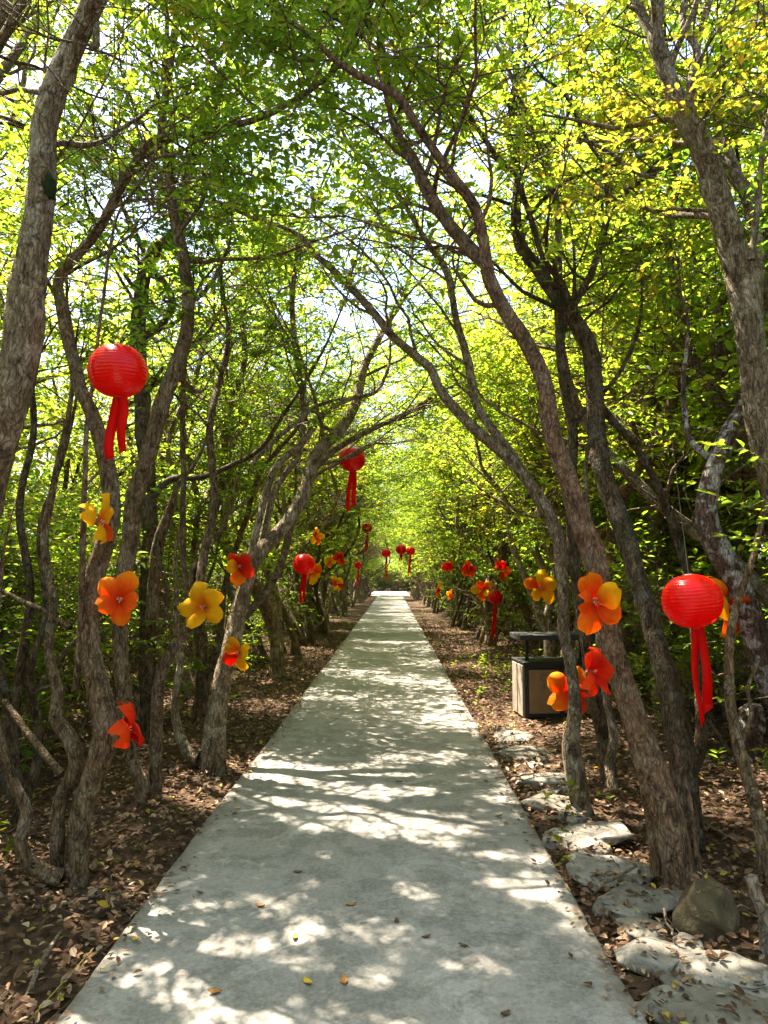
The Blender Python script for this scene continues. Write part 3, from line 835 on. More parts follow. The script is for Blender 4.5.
R2 = traced('curved thin trunk just right of the bin, splitting into two long limbs over the path',
            [[(582, 800, 4.85, 20), (574, 770, 4.85, 21), (570, 745, 4.87, 19), (574, 708, 4.9, 15), (571, 672, 4.9, 13), (563, 632, 4.9, 13), (562, 587, 4.9, 14), (558, 545, 4.9, 15), (548, 516, 4.9, 15), (531, 489, 4.95, 14), (511, 463, 5, 13), (488, 442, 5, 12.5), (472, 428, 5, 12), (453, 408, 5, 11.5), (439, 391, 5, 11),
              (429, 369, 5, 10.5), (416, 357, 5, 10), (389, 335, 5, 9.5), (373, 316, 5, 9), (346, 286, 5, 8.5), (326, 266, 5, 8), (313, 256, 5, 7), (299, 238, 5, 6), (276, 227, 5, 5), (256, 222, 5, 4.5), (225, 208, 5, 3.5)],
             [(536, 496, 4.95, 11), (512, 455, 5.1, 10.5), (489, 424, 5.2, 10), (476, 404, 5.3, 10), (471, 381, 5.4, 9.5), (463, 343, 5.5, 9), (456, 319, 5.5, 8.5), (448, 276, 5.6, 8), (437, 255, 5.7, 7.5), (428, 243, 5.7, 6.5), (416, 222, 5.8, 6), (402, 200, 5.9, 5.5), (373, 165, 6, 5), (349, 140, 6, 4)],
             ([(613, 790, 4.9, 13), (609, 765, 4.95, 11), (613, 735, 5, 9), (606, 700, 5.05, 8), (598, 650, 5.1, 7), (600, 600, 5.1, 6), (590, 540, 5.1, 6), (586, 470, 5.1, 5)], 1.6)],
            BARK_G, LEAF, 22, 1.5, 2.9, ws=0.88)
R3 = traced('slim dark sinuous tree behind the fluted trunk, forking into a wide Y',
            [[(610, 776, 5.4, 16), (604, 740, 5.4, 14), (592, 680, 5.4, 13), (580, 600, 5.35, 12), (572, 540, 5.3, 11), (569, 480, 5.2, 11), (571, 430, 5.2, 11), (563, 389, 5.2, 10.5), (559, 346, 5.2, 10), (562, 326, 5.2, 9.5), (573, 305, 5.2, 9), (589, 277, 5.2, 8), (598, 252, 5.2, 7.5), (609, 210, 5.2, 7.5), (629, 189, 5.2, 7), (652, 170, 5.2, 6.5), (680, 143, 5.2, 5.5), (700, 110, 5.2, 4.5)],
             [(571, 306, 5.2, 7), (562, 284, 5.2, 7), (543, 258, 5.1, 6.5), (531, 220, 5.1, 6), (514, 173, 5.0, 6), (497, 157, 5.0, 6), (476, 127, 4.9, 5.5), (456, 110, 4.9, 5), (429, 90, 4.8, 5), (399, 62, 4.8, 4.5), (369, 40, 4.7, 4), (339, 18, 4.7, 4), (302, -2, 4.6, 3.5)],
             ([(608, 208, 5.2, 5), (604, 167, 5.2, 4.5), (589, 143, 5.2, 4), (566, 97, 5.1, 4), (549, 83, 5.1, 3)], .6),
             ([(571, 430, 5.2, 6), (584, 412, 5.2, 5.5), (602, 394, 5.15, 5), (619, 373, 5.1, 4.5), (635, 339, 5.1, 4)], .8),
             ([(476, 127, 4.9, 4), (440, 70, 4.8, 4), (410, 30, 4.7, 3.5), (380, -5, 4.7, 3)], .5)],
            BARK_D, LEAF, 23, 1.6, 3.2)
R4 = traced('dark trunk with lichen patches standing right behind the fluted trunk',
            [[(690, 826, 4.35, 30), (682, 770, 4.4, 27), (675, 720, 4.4, 25), (668, 680, 4.45, 24), (658, 650, 4.5, 22), (646, 603, 4.6, 21), (635, 570, 4.7, 20), (625, 537, 4.8, 20), (614, 505, 4.9, 20), (602, 468, 5.0, 20), (596, 432, 5.1, 20), (594, 380, 5.2, 19), (588, 340, 5.2, 18), (563, 303, 5.3, 17), (538, 268, 5.4, 15), (522, 245, 5.5, 14), (516, 215, 5.6, 12), (518, 180, 5.7, 10), (510, 130, 5.8, 8)],
             [(596, 400, 5.2, 8), (612, 420, 5.3, 8), (638, 450, 5.4, 8), (660, 490, 5.5, 9), (672, 520, 5.5, 9), (690, 580, 5.5, 10), (696, 640, 5.5, 10), (700, 742, 5.5, 12)]],
            BARK_D, LEAF, 24, 2, 3.2)
R5 = traced('big grey trunk leaning in from the upper right picture edge',
            [[(800, 868, 3.9, 46), (806, 760, 3.95, 40), (800, 640, 4, 38), (790, 540, 4, 38), (768, 445, 4.0, 38), (759, 390, 4.0, 36), (752, 340, 4, 36), (743, 276, 4.0, 36), (732, 240, 4.0, 35), (719, 200, 4.0, 33), (704, 153, 4.0, 29), (685, 120, 4.0, 25), (670, 83, 4.0, 22), (656, 36, 4.0, 20), (658, 0, 4.0, 18), (660, -40, 4, 15)],
             [(656, 40, 4.0, 13), (644, 20, 4.05, 13), (630, -8, 4.1, 12)],
             [(690, 100, 4.05, 12), (692, 77, 4.1, 11), (697, 50, 4.15, 10), (684, 22, 4.2, 9), (690, -15, 4.3, 8)],
             [(752, 350, 4.1, 20), (757, 270, 4.3, 18), (752, 210, 4.4, 16), (738, 172, 4.5, 14), (722, 140, 4.6, 10), (690, 150, 4.7, 7), (650, 175, 4.8, 6), (600, 145, 4.9, 5), (550, 130, 5, 4), (516, 133, 5, 3)],
             ([(752, 260, 3.8, 8), (758, 200, 3.8, 8), (763, 140, 3.8, 7), (772, 100, 3.8, 5)], .8)],
            BARK_G, LEAF_Y, 25, 2.2, 3.6, ws=0.8)
R6 = traced('white mottled trunk bending sharply at the right picture edge',
            [[(810, 790, 4.3, 36), (790, 730, 4.3, 32), (765, 665, 4.3, 29), (747, 610, 4.3, 27), (729, 570, 4.3, 26), (712, 540, 4.3, 25), (704, 515, 4.3, 22), (706, 490, 4.3, 20), (714, 463, 4.3, 19), (724, 436, 4.3, 18), (738, 412, 4.3, 17), (756, 384, 4.3, 15), (772, 355, 4.3, 13), (790, 310, 4.3, 11)],
             ([(716, 460, 4.35, 9), (700, 450, 4.4, 7), (688, 430, 4.5, 6), (684, 380, 4.5, 5), (688, 350, 4.5, 4)], .8)],
            BARK_W, LEAF_D, 26, 1.6, 3.2)
R7 = traced('thin brown trunk at the lower right edge, standing before a pale stump',
            [[(770, 880, 3.75, 17), (762, 830, 3.75, 14), (752, 790, 3.75, 13), (742, 758, 3.8, 12), (732, 715, 3.85, 11), (728, 660, 3.9, 10), (734, 610, 3.95, 8), (752, 560, 4, 7), (768, 500, 4.1, 6), (790, 440, 4.2, 5)],
             ([(738, 745, 3.85, 5), (752, 715, 3.85, 4.5), (748, 690, 3.9, 4), (760, 660, 3.9, 3)], 0)],
            BARK, LEAF_D, 27, 1.2, 3.2)
R8 = traced('straight pale trunk seen in the gap right of the dark lichen-patched trunk',
            [[(664, 690, 8.4, 20), (660, 620, 8.4, 17), (656, 520, 8.4, 15), (652, 430, 8.4, 15), (648, 340, 8.4, 14), (640, 290, 8.4, 12), (634, 240, 8.4, 10), (628, 180, 8.4, 8)],
             [(652, 420, 8.4, 8), (668, 390, 8.4, 6), (680, 350, 8.4, 5), (700, 310, 8.4, 4)]],
            BARK_G, LEAF, 28, 2, 2.6)


# moss cushion on the big left trunk
def blob(mb, c, r, rng, seg=14, rings=9, amp=.2, flat=1.0):
    ph = rng.uniform(0, 6.28, 12)
    th = np.linspace(0, PI, rings)[:, None]; az = (np.arange(seg) * 2 * PI / seg)[None]
    d = np.stack((np.sin(th) * np.cos(az), np.sin(th) * np.sin(az), np.cos(th) * np.ones_like(az)), -1)
    k = 1 + amp * (np.sin(2.3 * d[..., 0] + ph[0]) * np.sin(2.9 * d[..., 1] + ph[1]) + .6 * np.sin(4.7 * d[..., 2] + 3.9 * d[..., 0] + ph[2]) + .4 * np.sin(8.1 * d[..., 1] + 6.3 * d[..., 0] + ph[3])) + rng.normal(0, amp * .07, d.shape[:2])
    k[0] = k[0].mean(); k[-1] = k[-1].mean()
    V = np.asarray(c) + d * k[..., None] * np.asarray(r)
    i, j = np.meshgrid(np.arange(rings - 1), np.arange(seg), indexing='ij'); j2 = (j + 1) % seg
    mb.add(V.reshape(-1, 3), np.stack((i * seg + j, (i + 1) * seg + j, (i + 1) * seg + j2, i * seg + j2), -1), 0, True)


M_MOSS = simple('moss', (.018, .028, .010), .95, .1, 0, 60, .6)
mb = MB(); p = at(49, 188, 3.46); blob(mb, p, (.035, .05, .065), np.random.default_rng(5))
mo = mb.build('moss', M_MOSS, L1, np.array(L1.location)); mo.name = 'moss'; reg(L1, mo)


# ------------------------------------------------------------------ tree kinds for the rest of the wood
def proto_tree(seed, bark, leafm, kind):
    rng = np.random.default_rng(seed)
    wood = MB(); G = []
    row = kind == 'row'
    ns = {'row': int(rng.integers(3, 6)), 'wood': int(rng.integers(2, 4)), 'shrub': int(rng.integers(4, 7))}[kind]
    for s in range(ns):
        a = rng.uniform(0, 2 * PI)
        p = np.array((math.cos(a) * .14, math.sin(a) * .14, -.05))
        if kind == 'row':
            H = rng.uniform(5.2, 8.2); d = np.array((min(math.cos(a) * .45 + rng.uniform(-.2, .28), .2), math.sin(a) * .7, 1.0)); r0 = rng.uniform(.035, .075)
        elif kind == 'wood':
            H = rng.uniform(5.2, 7.8); d = np.array((math.cos(a) * .3, math.sin(a) * .3, 1.0)); r0 = rng.uniform(.04, .08)
        else:
            H = rng.uniform(.9, 2.3); d = np.array((math.cos(a) * .55, math.sin(a) * .55, 1.0)); r0 = rng.uniform(.008, .016)
        n = max(5, int(H / .35)); pts = [p]; d = nrm(d); bend = rng.normal(0, .05, 3); ph = rng.uniform(0, 6.28, 2); fr = rng.uniform(1.2, 2.4)
        for q in range(n):
            z = q / n
            w = np.array((math.sin(fr * q * .35 + ph[0]), math.sin(fr * q * .3 + ph[1]), 0)) * (.27 if kind != 'shrub' else .08)
            lean = np.array((.17 if row and z > .45 else 0, 0, .08))
            d = nrm(d + w + bend * .4 + lean + rng.normal(0, .06, 3))
            if row and pts[-1][2] < 2.9 and pts[-1][0] > .05: d = nrm(d + np.array((-.45 if d[0] > 0 else 0, 0, .15)))
            pts.append(pts[-1] + d * H / n)
        rad = r0 * (1 - .8 * np.linspace(0, 1, n + 1) ** 1.1); rad[0] *= 1.35
        P = spline(np.column_stack((pts, rad)), .10)
        tube(wood, P[:, :3], P[:, 3], 9 if kind != 'shrub' else 5, .08, rng, 0, .35 if kind != 'shrub' else 0)
        G.append((P[:, :3], P[:, 3]))
        if row:      # limbs that reach over the path and close the tunnel
            for _ in range(2 if s < 3 else 1):
                zt = rng.uniform(2.5, 4.2); q = P[np.argmin(np.abs(P[:, 2] - zt))]
                b = march(q[:3], nrm(np.array((1.0, rng.normal(0, .5), rng.uniform(.35, .8)))), rng.uniform(1.8, 3.0), rng, .15, .13, -.005)
                rr = np.linspace(min(q[3] * .6, .028), .006, len(b)); tube(wood, b, rr, 7, .05, rng)
                G.append((b, rr))
        if kind != 'shrub' and rng.random() < .8:   # a bare crooked side limb below the crown
            q = P[int(len(P) * rng.uniform(.2, .4))]
            b = march(q[:3], nrm(np.array((math.cos(a + 1), math.sin(a + 1), .9))), rng.uniform(1.4, 2.8), rng, .15, .16, .07)
            if row and ((b[:, 0] > .5) & (b[:, 2] < 3.1)).any(): continue
            rr = np.linspace(q[3] * .55, .008, len(b)); tube(wood, b, rr, 7, .05, rng)
            G.append((b, rr))

    def keep(Pq):
        Pq = np.asarray(Pq)
        if row:
            return ~((Pq[:, 0] > .35) & (Pq[:, 2] < 3.1 + .25 * np.sin(3 * Pq[:, 1]) - .25 * (Pq[:, 0] > 1.2))) & ~(Pq[:, 0] > 3.6)
        return np.ones(len(Pq), bool)
    if kind == 'row': cr = grow(G, rng, wood, 2.0, .25, (.8, 1.9), keep, 0, .12, xb=.75)
    elif kind == 'wood': cr = grow(G, rng, wood, 1.1, .31, (.7, 1.8), keep, 0, .14)
    else: cr = grow(G, rng, wood, .2, .15, (.35, .8), keep, 0, .10)
    root = empty('tree' if kind != 'shrub' else 'shrub')
    t = wood.build('trunk' if kind != 'shrub' else 'stem', [bark], root)
    c = finish_crown(cr, wood, rng, {'row': .074, 'wood': .082, 'shrub': .062}[kind], None, 0, 0, 7, {'row': .46, 'wood': .66, 'shrub': 1}[kind], -.4 if row else 0).build('crown' if kind != 'shrub' else 'foliage', [leafm, bark], root)
    reg(root, t, c)
    tag(root, 'tree', 'tree' if kind != 'shrub' else 'shrub')
    root['stems'] = ns
    return root


ROWP = [proto_tree(45, BARK_G, LEAF, 'row'), proto_tree(46, BARK, LEAF, 'row'), proto_tree(41, BARK_D, LEAF, 'row'), proto_tree(42, BARK, LEAF_Y, 'row'), proto_tree(43, BARK_D, LEAF, 'row'), proto_tree(44, BARK, LEAF, 'row')]
WOODP = [proto_tree(51, BARK, LEAF, 'wood'), proto_tree(52, BARK_D, LEAF, 'wood'), proto_tree(53, BARK_G, LEAF, 'wood'), proto_tree(54, BARK, LEAF_Y, 'wood')]
SHRP = [proto_tree(61, BARK, LEAF_D, 'shrub'), proto_tree(62, BARK, LEAF, 'shrub'), proto_tree(63, BARK, LEAF, 'shrub')]
USED = {}


def place(pr, x, y, rz, sc, label, group):
    z = float(ground_z(np.array(x), np.array(y))) - .02
    if pr.name not in USED:
        USED[pr.name] = 1
        pr.location = (x, y, z); pr.rotation_euler = (0, 0, rz); pr.scale = (sc, sc, sc)
        tag(pr, label, None, group)
        return pr
    return dup(pr, (x, y, z), rz, sc, label, group)


ORD = ['first', 'second', 'third', 'fourth', 'fifth', 'sixth', 'seventh', 'eighth', 'ninth', 'tenth']
rr = random.Random(8)
y = 9.3; kx = 0
while y < 56:
    x = PXL - rr.uniform(.75, 1.35) - (.4 if y < 10 else 0)
    lab = f'{ORD[kx]} crooked tree beyond the arching grey tree in the left path row' if kx < 8 else 'far crooked tree in the row that lines the left path edge near the tunnel end'
    place(ROWP[kx] if kx < 6 else rr.choice(ROWP), x, y, rr.uniform(-.8, .8), rr.uniform(.9, 1.1), lab, 'trees of the left row along the path')
    y += rr.uniform(1.2, 2.0) * (1 if y < 25 else 1.35); kx += 1
y = 9.6; kx = 0
while y < 56:
    x = PXR + (rr.uniform(1.9, 2.6) if y < 15 else rr.uniform(1.2, 1.9) if y < 22 else rr.uniform(.8, 1.4))
    lab = f'{ORD[kx]} crooked tree beyond the waste bin in the right path row' if kx < 8 else 'far crooked tree in the row that lines the right path edge near the tunnel end'
    place(rr.choice(ROWP), x, y, PI + rr.uniform(-.8, .8), rr.uniform(.9, 1.1), lab, 'trees of the right row along the path')
    y += rr.uniform(1.2, 2.0) * (1 if y < 25 else 1.35); kx += 1

# the wood behind the rows: jittered grid, thinner with distance
taken = []
for sd in (-1, 1):
    yy_ = 3.2
    while yy_ < 74:
        xx = 4.3 if sd > 0 and yy_ < 17 else 5.4 if sd < 0 and yy_ < 12 else 3.3 if yy_ > 10.5 else (3.9 if yy_ > 5.5 else 4.4)
        while xx < (15 if yy_ < 40 else 9):
            st = 1.7 + xx * .13
            x = sd * (xx + rr.uniform(-.6, .6)); yj = yy_ + rr.uniform(-.8, .8)
            xx += st
            if abs(x) > yj * .62 + 5.5: continue
            pr = WOODP[len(taken) % 4] if len(taken) < 4 else rr.choice(WOODP)
            taken.append((x, yj))
            lab = 'slender tree deep in the leafy wood left of the path, behind the front row' if sd < 0 else 'slender tree deep in the leafy wood right of the path, behind the front row'
            place(pr, x, yj, rr.uniform(0, 6.28), rr.uniform(.9, 1.3) * (1.22 if (x > 4.8 or x < -7) and yj < 22 else 1), lab, 'trees of the wood left of the path' if sd < 0 else 'trees of the wood right of the path')
        yy_ += 2.5 + yy_ * .035
for x, yj, sc in ((3.5, 5.6, 1.3), (4.4, 7.2, 1.45), (3.4, 8.6, 1.3), (5.6, 6.0, 1.5), (4.2, 10.4, 1.45), (3.3, 12.2, 1.3), (5.8, 9.0, 1.5), (4.6, 13.6, 1.45), (3.2, 15.5, 1.3)):
    side = 'left' if x < 0 else 'right'
    place(rr.choice(WOODP), x, yj, rr.uniform(0, 6.28), sc, f'slender tree deep in the leafy wood {side} of the path, behind the front row', f'trees of the wood {side} of the path')
for x, yj, sc in ((-5.9, 9.2, 1.2), (-6.8, 7.2, 1.25), (-8.0, 10.2, 1.3)):
    place(rr.choice(WOODP), x, yj, rr.uniform(0, 6.28), sc, 'slender tree deep in the leafy wood left of the path, behind the front row', 'trees of the wood left of the path')
# the same wood goes on behind the photographer
for x, yj in ((-2.9, -2.6), (2.8, -3.0), (-2.3, -4.8), (2.2, -5.2), (-2.5, -7), (2.4, -7.4), (-2.2, -9.3), (2.3, -9.6), (-.3, -13)):
    place(rr.choice(ROWP), x, yj, (0 if x < 0 else PI) + rr.uniform(-.4, .4), 1.0, 'crooked tree of the wood standing around the photographer', 'trees behind the photographer')
for x, yj in ((-3.9, 1.5), (-4.2, 3.5), (-5.6, 4.9), (-4.4, .2), (4.5, .3), (-4.8, -2.4), (4.7, -2.6), (-5, -5.6), (5, -5.5), (-4.6, -8.6), (4.8, -8.5), (-7.6, 2.2), (7.6, 2.0), (-8, -3), (8, -3), (-1.6, -15), (1.8, -15.5)):  # first few, left of the view, are added to shade the near path
    place(rr.choice(WOODP), x, yj, rr.uniform(0, 6.28), 1.05, 'crooked tree of the wood standing around the photographer', 'trees behind the photographer')
for x, yj in ((-2.0, 57.5), (-1.9, 59.5), (1.6, 57.3), (1.75, 60), (-2.4, 62.5), (2.2, 63)):
    place(rr.choice(ROWP), x, yj, (0 if x < 0 else PI) + rr.uniform(-.4, .4), 1.0, 'crooked tree framing the bright opening at the end of the path', 'trees framing the tunnel end')
# beyond the clearing
for x, yj in ((-5.6, 77.2), (5.7, 77), (-3.9, 77.9), (3.9, 77.8), (-.2, 78.6), (1.3, 78.9), (-2.7, 78.8), (2.8, 78.7), (.4, 75.9), (-.7, 75.8), (-4.6, 76.2), (-3.3, 76.6), (-2.2, 76.1), (-1.1, 76.5), (0, 76.2), (1.0, 76.6), (2.2, 76.2), (3.4, 76.4), (4.6, 76.2), (-.6, 77.6), (.7, 77.8), (-1.8, 77.7), (2, 77.6)):
    dup(SHRP[int(abs(x * 7)) % 3], (x, yj, -.6), rr.uniform(0, 6.28), 2.1, 'sunlit shrub closing the view beyond the bright clearing', 'shrubs beyond the clearing')
for x, yj in ((-7, 79), (-3.4, 80), (-.6, 82), (2.0, 80.5), (4.8, 79.5), (8, 81)):
    place(rr.choice(WOODP), x, yj, rr.uniform(0, 6.28), 1.0, 'sunlit tree closing the view beyond the bright clearing', 'trees beyond the clearing')

for sd in (-1, 1):
    yy_ = 3.8
    while yy_ < 44:
        for q in range(2 if yy_ < 22 else 1):
            lo = 2.0 if yy_ > 5 else 2.5
            x = sd * rr.uniform(lo + (.3 if sd > 0 else 0), lo + 3.2 + yy_ * .06) + (-.14)
            if sd > 0 and yy_ < 9.5 and x < 3.0: x += 1.2
            sp = project(np.array((x, yy_, 1.2)))
            if any(sp[2] < kd and abs(sp[0] - kx_) < kr + 700 / sp[2] and ky_ > 540 for kx_, ky_, kr, kd in KEEPOUT): continue
            place(rr.choice(SHRP), x, yy_ + rr.uniform(-.5, .5), rr.uniform(0, 6.28), rr.uniform(.75, 1.25),
                  'leafy shrub among the trunks left of the path' if sd < 0 else 'leafy shrub among the trunks right of the path', 'shrubs left of the path' if sd < 0 else 'shrubs right of the path')
        yy_ += .75 + yy_ * .035

# ------------------------------------------------------------------ ground cover
rg = np.random.default_rng(77)


def side_points(n, ymax, wmax, pw=1.6):
    y = 1.2 + (ymax - 1.2) * rg.random(n) ** pw
    w = wmax * rg.random(n) ** 1.2
    sd = rg.random(n) < .5
    x = np.where(sd, PXL - .01 - w, PXR + .01 + w)
    return x, y


mb = MB()
x, y = side_points(520, 30, 4.2, 1.3)
cl = np.sin(x * 2.3 + 1) + np.sin(y * 1.7) > .1
x, y = x[cl], y[cl]
x2 = PXR + .5 + rg.uniform(0, 1.5, 110); y2 = 8.8 + rg.uniform(0, 5.0, 110)
x = np.concatenate((x, x2)); y = np.concatenate((y, y2))
for a, b in zip(x, y):
    h = rg.uniform(.06, .28)
    p0 = np.array((a, b, float(ground_z(a, b)))); tip = p0 + np.array((rg.normal(0, .05), rg.normal(0, .05), h))
    prisms(mb, p0[None], tip[None], .002, 1)
    k = int(rg.integers(5, 11)); f = rg.uniform(.35, 1, k)[:, None]; az = rg.uniform(0, 6.28, k)
    D = np.stack((np.cos(az), np.sin(az), rg.normal(.3, .3, k)), -1)
    ll = rg.uniform(.04, .085, k)
    leaves(mb, p0 + (tip - p0) * f, D, UPV + rg.normal(0, .3, (k, 3)), ll, ll * .42)
tag(mb.build('ground_plants', [LEAF, BARK]), 'low green seedlings scattered through the leaf litter', 'seedlings', None, 'stuff')

# single fallen leaves on the concrete
M_FALL = {'yellow': simple('fallen_yellow', (.55, .36, .03), .6), 'orange': simple('fallen_orange', (.40, .17, .03), .6), 'brown': simple('fallen_brown', (.12, .065, .03), .7)}
FALL = [(304, 979, 'yellow', .06, 'yellow fallen leaf on the path front, left of the orange one'), (345, 986, 'orange', .055, 'orange fallen leaf on the path front, right of the yellow one'),
        (346, 906, 'orange', .05, 'orange leaf lying mid path above the front yellow leaf'), (397, 919, 'brown', .045, 'dark brown leaf lying near the middle of the path'),
        (222, 992, 'orange', .05, 'pale orange leaf in a sun patch at the path front left'), (132, 938, 'yellow', .05, 'yellow leaf lying right on the left edge of the path'),
        (496, 817, 'brown', .05, 'dark leaf near the right path edge beside the flat stones'), (294, 872, 'brown', .045, 'reddish brown leaf by the dark stain on the path'),
        (306, 768, 'brown', .05, 'small dark leaf far up the left half of the path'), (402, 782, 'brown', .045, 'small dark leaf far up the right half of the path'),
        (235, 808, 'yellow', .05, 'yellow leaf on the left path edge half way up'), (197, 892, 'brown', .04, 'tiny dark leaf in the shade near the left path edge'),
        (256, 905, 'orange', .05, 'rust leaf at the left third of the path'), (296, 935, 'orange', .05, 'rust leaf beside the pale sun spots at the path front'),
        (422, 938, 'brown', .04, 'tiny dark leaf between pale sun spots right of centre'), (468, 947, 'brown', .04, 'thin dark leaf on the front right of the path'),
        (510, 1012, 'brown', .045, 'small brown leaf at the very front right of the path')]
for px, py, cn, sz, lab in FALL:
    p = gnd(px, py, PZ + .008); mb = MB(); a = rg.uniform(0, 6.28)
    # curled leaf with a stalk, built at real thickness as two skins
    for dz in (0, .0012):
        for q in range(5):
            f0, f1 = q / 5, (q + 1) / 5
            w0, w1 = (.24 * sz * math.sin(PI * min(.97, f0 * .92 + .05)), .24 * sz * math.sin(PI * min(.97, f1 * .92 + .05)))
            V = []
            for f, w in ((f0, w0), (f1, w1)):
                zc = .16 * sz * (f - .4) ** 2 * 3
                V += [(f * sz, -w, zc + .09 * sz + dz), (f * sz, 0, zc + dz), (f * sz, w, zc + .07 * sz + dz)]
            V = np.array(V); V = np.stack((V[:, 0] * math.cos(a) - V[:, 1] * math.sin(a), V[:, 0] * math.sin(a) + V[:, 1] * math.cos(a), V[:, 2]), 1)
            mb.add(V, [(0, 3, 4, 1), (1, 4, 5, 2)], 0, True)
    q = np.array((math.cos(a), math.sin(a), 0)) * sz
    prisms(mb, [(0, 0, .08 * sz)], [-q * .3 + (0, 0, .05 * sz)], .0012, 0)
    o = mb.build('fallen_leaf', M_FALL[cn]); o.location = p
    tag(o, lab, 'leaf', 'single leaves fallen on the path')

# ------------------------------------------------------------------ stones
STONES = [  # px, py, half x, half y, half z, rot, material, label
    (652, 957, 0.157, 0.121, 0.080, .3, M_STONE, 'whitish sunlit stone at the bottom right, left of its pale neighbour'),
    (718, 968, 0.240, 0.132, 0.080, -.4, M_STONE, 'pale cracked stone at the bottom right, right of the whitish one'),
    (708, 914, 0.185, 0.155, 0.160, .2, M_STONE_D, 'big mossy brown boulder at the foot of the fluted trunk'),
    (722, 1010, 0.345, 0.176, 0.048, -.2, M_STONE_G, 'broad grey slab filling the bottom right corner'),
    (640, 897, 0.251, 0.165, 0.056, .5, M_STONE_G, 'grey flat stone left of the mossy boulder'),
    (612, 866, 0.271, 0.209, 0.060, -.2, M_STONE, 'flat stone under the short fallen stick at the path edge'),
    (588, 833, 0.313, 0.220, 0.064, .1, M_STONE, 'broad pale flat stone in front of the fluted trunk'),
    (561, 803, 0.292, 0.242, 0.064, -.3, M_STONE_G, 'flat edging stone in front of the curved thin trunk'),
    (543, 777, 0.282, 0.242, 0.056, .2, M_STONE, 'flat sunlit edging stone third from the bin'),
    (526, 754, 0.261, 0.242, 0.056, 0, M_STONE_G, 'flat edging stone second from the bin'),
    (513, 735, 0.230, 0.220, 0.048, .2, M_STONE, 'flat edging stone nearest the bin'),
    (640, 927, 0.125, 0.088, 0.048, .2, M_STONE_G, 'small grey stone wedged behind the whitish sunlit stone'),
    (676, 893, 0.115, 0.088, 0.056, 0, M_STONE_G, 'small stone touching the root of the fluted trunk'),
    (505, 728, 0.077, 0.054, 0.051, -0.69, M_STONE, 'small broken stone filling a gap between the flat edging stones'),
    (503, 745, 0.061, 0.072, 0.049, 0.98, M_STONE, 'small broken stone filling a gap between the flat edging stones'),
    (536, 765, 0.076, 0.071, 0.049, -0.65, M_STONE, 'small broken stone filling a gap between the flat edging stones'),
    (519, 747, 0.078, 0.088, 0.045, 0.28, M_STONE_G, 'small broken stone filling a gap between the flat edging stones'),
    (556, 789, 0.116, 0.058, 0.050, 0.25, M_STONE_G, 'small broken stone filling a gap between the flat edging stones'),
    (574, 818, 0.066, 0.074, 0.055, 0.01, M_STONE, 'small broken stone filling a gap between the flat edging stones'),
    (602, 850, 0.077, 0.061, 0.059, 0.64, M_STONE_G, 'small broken stone filling a gap between the flat edging stones'),
    (566, 815, 0.061, 0.062, 0.056, -0.38, M_STONE, 'small broken stone filling a gap between the flat edging stones'),
    (618, 880, 0.089, 0.074, 0.051, -0.68, M_STONE_G, 'small broken stone filling a gap between the flat edging stones'),
    (598, 878, 0.078, 0.082, 0.046, -0.07, M_STONE_G, 'small broken stone filling a gap between the flat edging stones'),
    (628, 912, 0.096, 0.076, 0.056, -0.71, M_STONE, 'small broken stone filling a gap between the flat edging stones'),
    (690, 945, 0.065, 0.087, 0.055, -0.12, M_STONE, 'small broken stone filling a gap between the flat edging stones'),
    (680, 985, 0.085, 0.080, 0.050, 0.12, M_STONE_G, 'small broken stone filling a gap between the flat edging stones'),
    (655, 935, 0.067, 0.052, 0.048, 0.53, M_STONE, 'small broken stone filling a gap between the flat edging stones'),
    (588, 855, 0.069, 0.087, 0.049, -0.95, M_STONE_G, 'small broken stone filling a gap between the flat edging stones'),
    (548, 792, 0.109, 0.086, 0.059, 0.47, M_STONE_G, 'small broken stone filling a gap between the flat edging stones'),
    (640, 880, 0.061, 0.062, 0.059, 0.55, M_STONE_G, 'small broken stone filling a gap between the flat edging stones'),
    (752, 990, 0.120, 0.085, 0.055, -0.84, M_STONE, 'small broken stone filling a gap between the flat edging stones'),
]
rk = np.random.default_rng(9); ON_STONE = []
for px, py, hx, hy, hz, rot, m, lab in STONES:
    p = gnd(px, py, .03); mb = MB()
    blob(mb, (0, 0, 0), (hx, hy, hz), rk, 34, 20, .22)
    v = mb.v[0]
    sc_ = np.array((hx, hy, hz)); u_ = v / sc_
    for _ in range(16):      # broken faces
        n_ = nrm(rk.normal(0, 1, 3)); d_ = rk.uniform(.62, .95)
        e_ = np.maximum(u_ @ n_ - d_, 0); u_ = u_ - n_ * e_[:, None] * .92
    v[:] = u_ * sc_
    if hz < .15: v[:, 2] = np.where(v[:, 2] > hz * .45, hz * .45 + (v[:, 2] - hz * .45) * .25, v[:, 2])
    v += .005 * np.sin(v[:, [1, 2, 0]] * 31 + 1) * np.sin(v[:, [2, 0, 1]] * 23)
    o = mb.build('stone', m); o.location = (p[0], p[1], .014 if hz < .15 else .04)
    c_, s_ = math.cos(rot), math.sin(rot); top = v[v[:, 2] > hz * .2]
    top = top[rk.choice(len(top), min(len(top), int(10 + 60 * hx)))]
    ON_STONE.append(np.stack((top[:, 0] * c_ - top[:, 1] * s_, top[:, 0] * s_ + top[:, 1] * c_, top[:, 2] + .006), 1) + np.array(o.location)); o.rotation_euler = (rk.normal(0, .06), rk.normal(0, .06), rot)
    tag(o, lab, 'stone', 'stones edging the right side of the path')

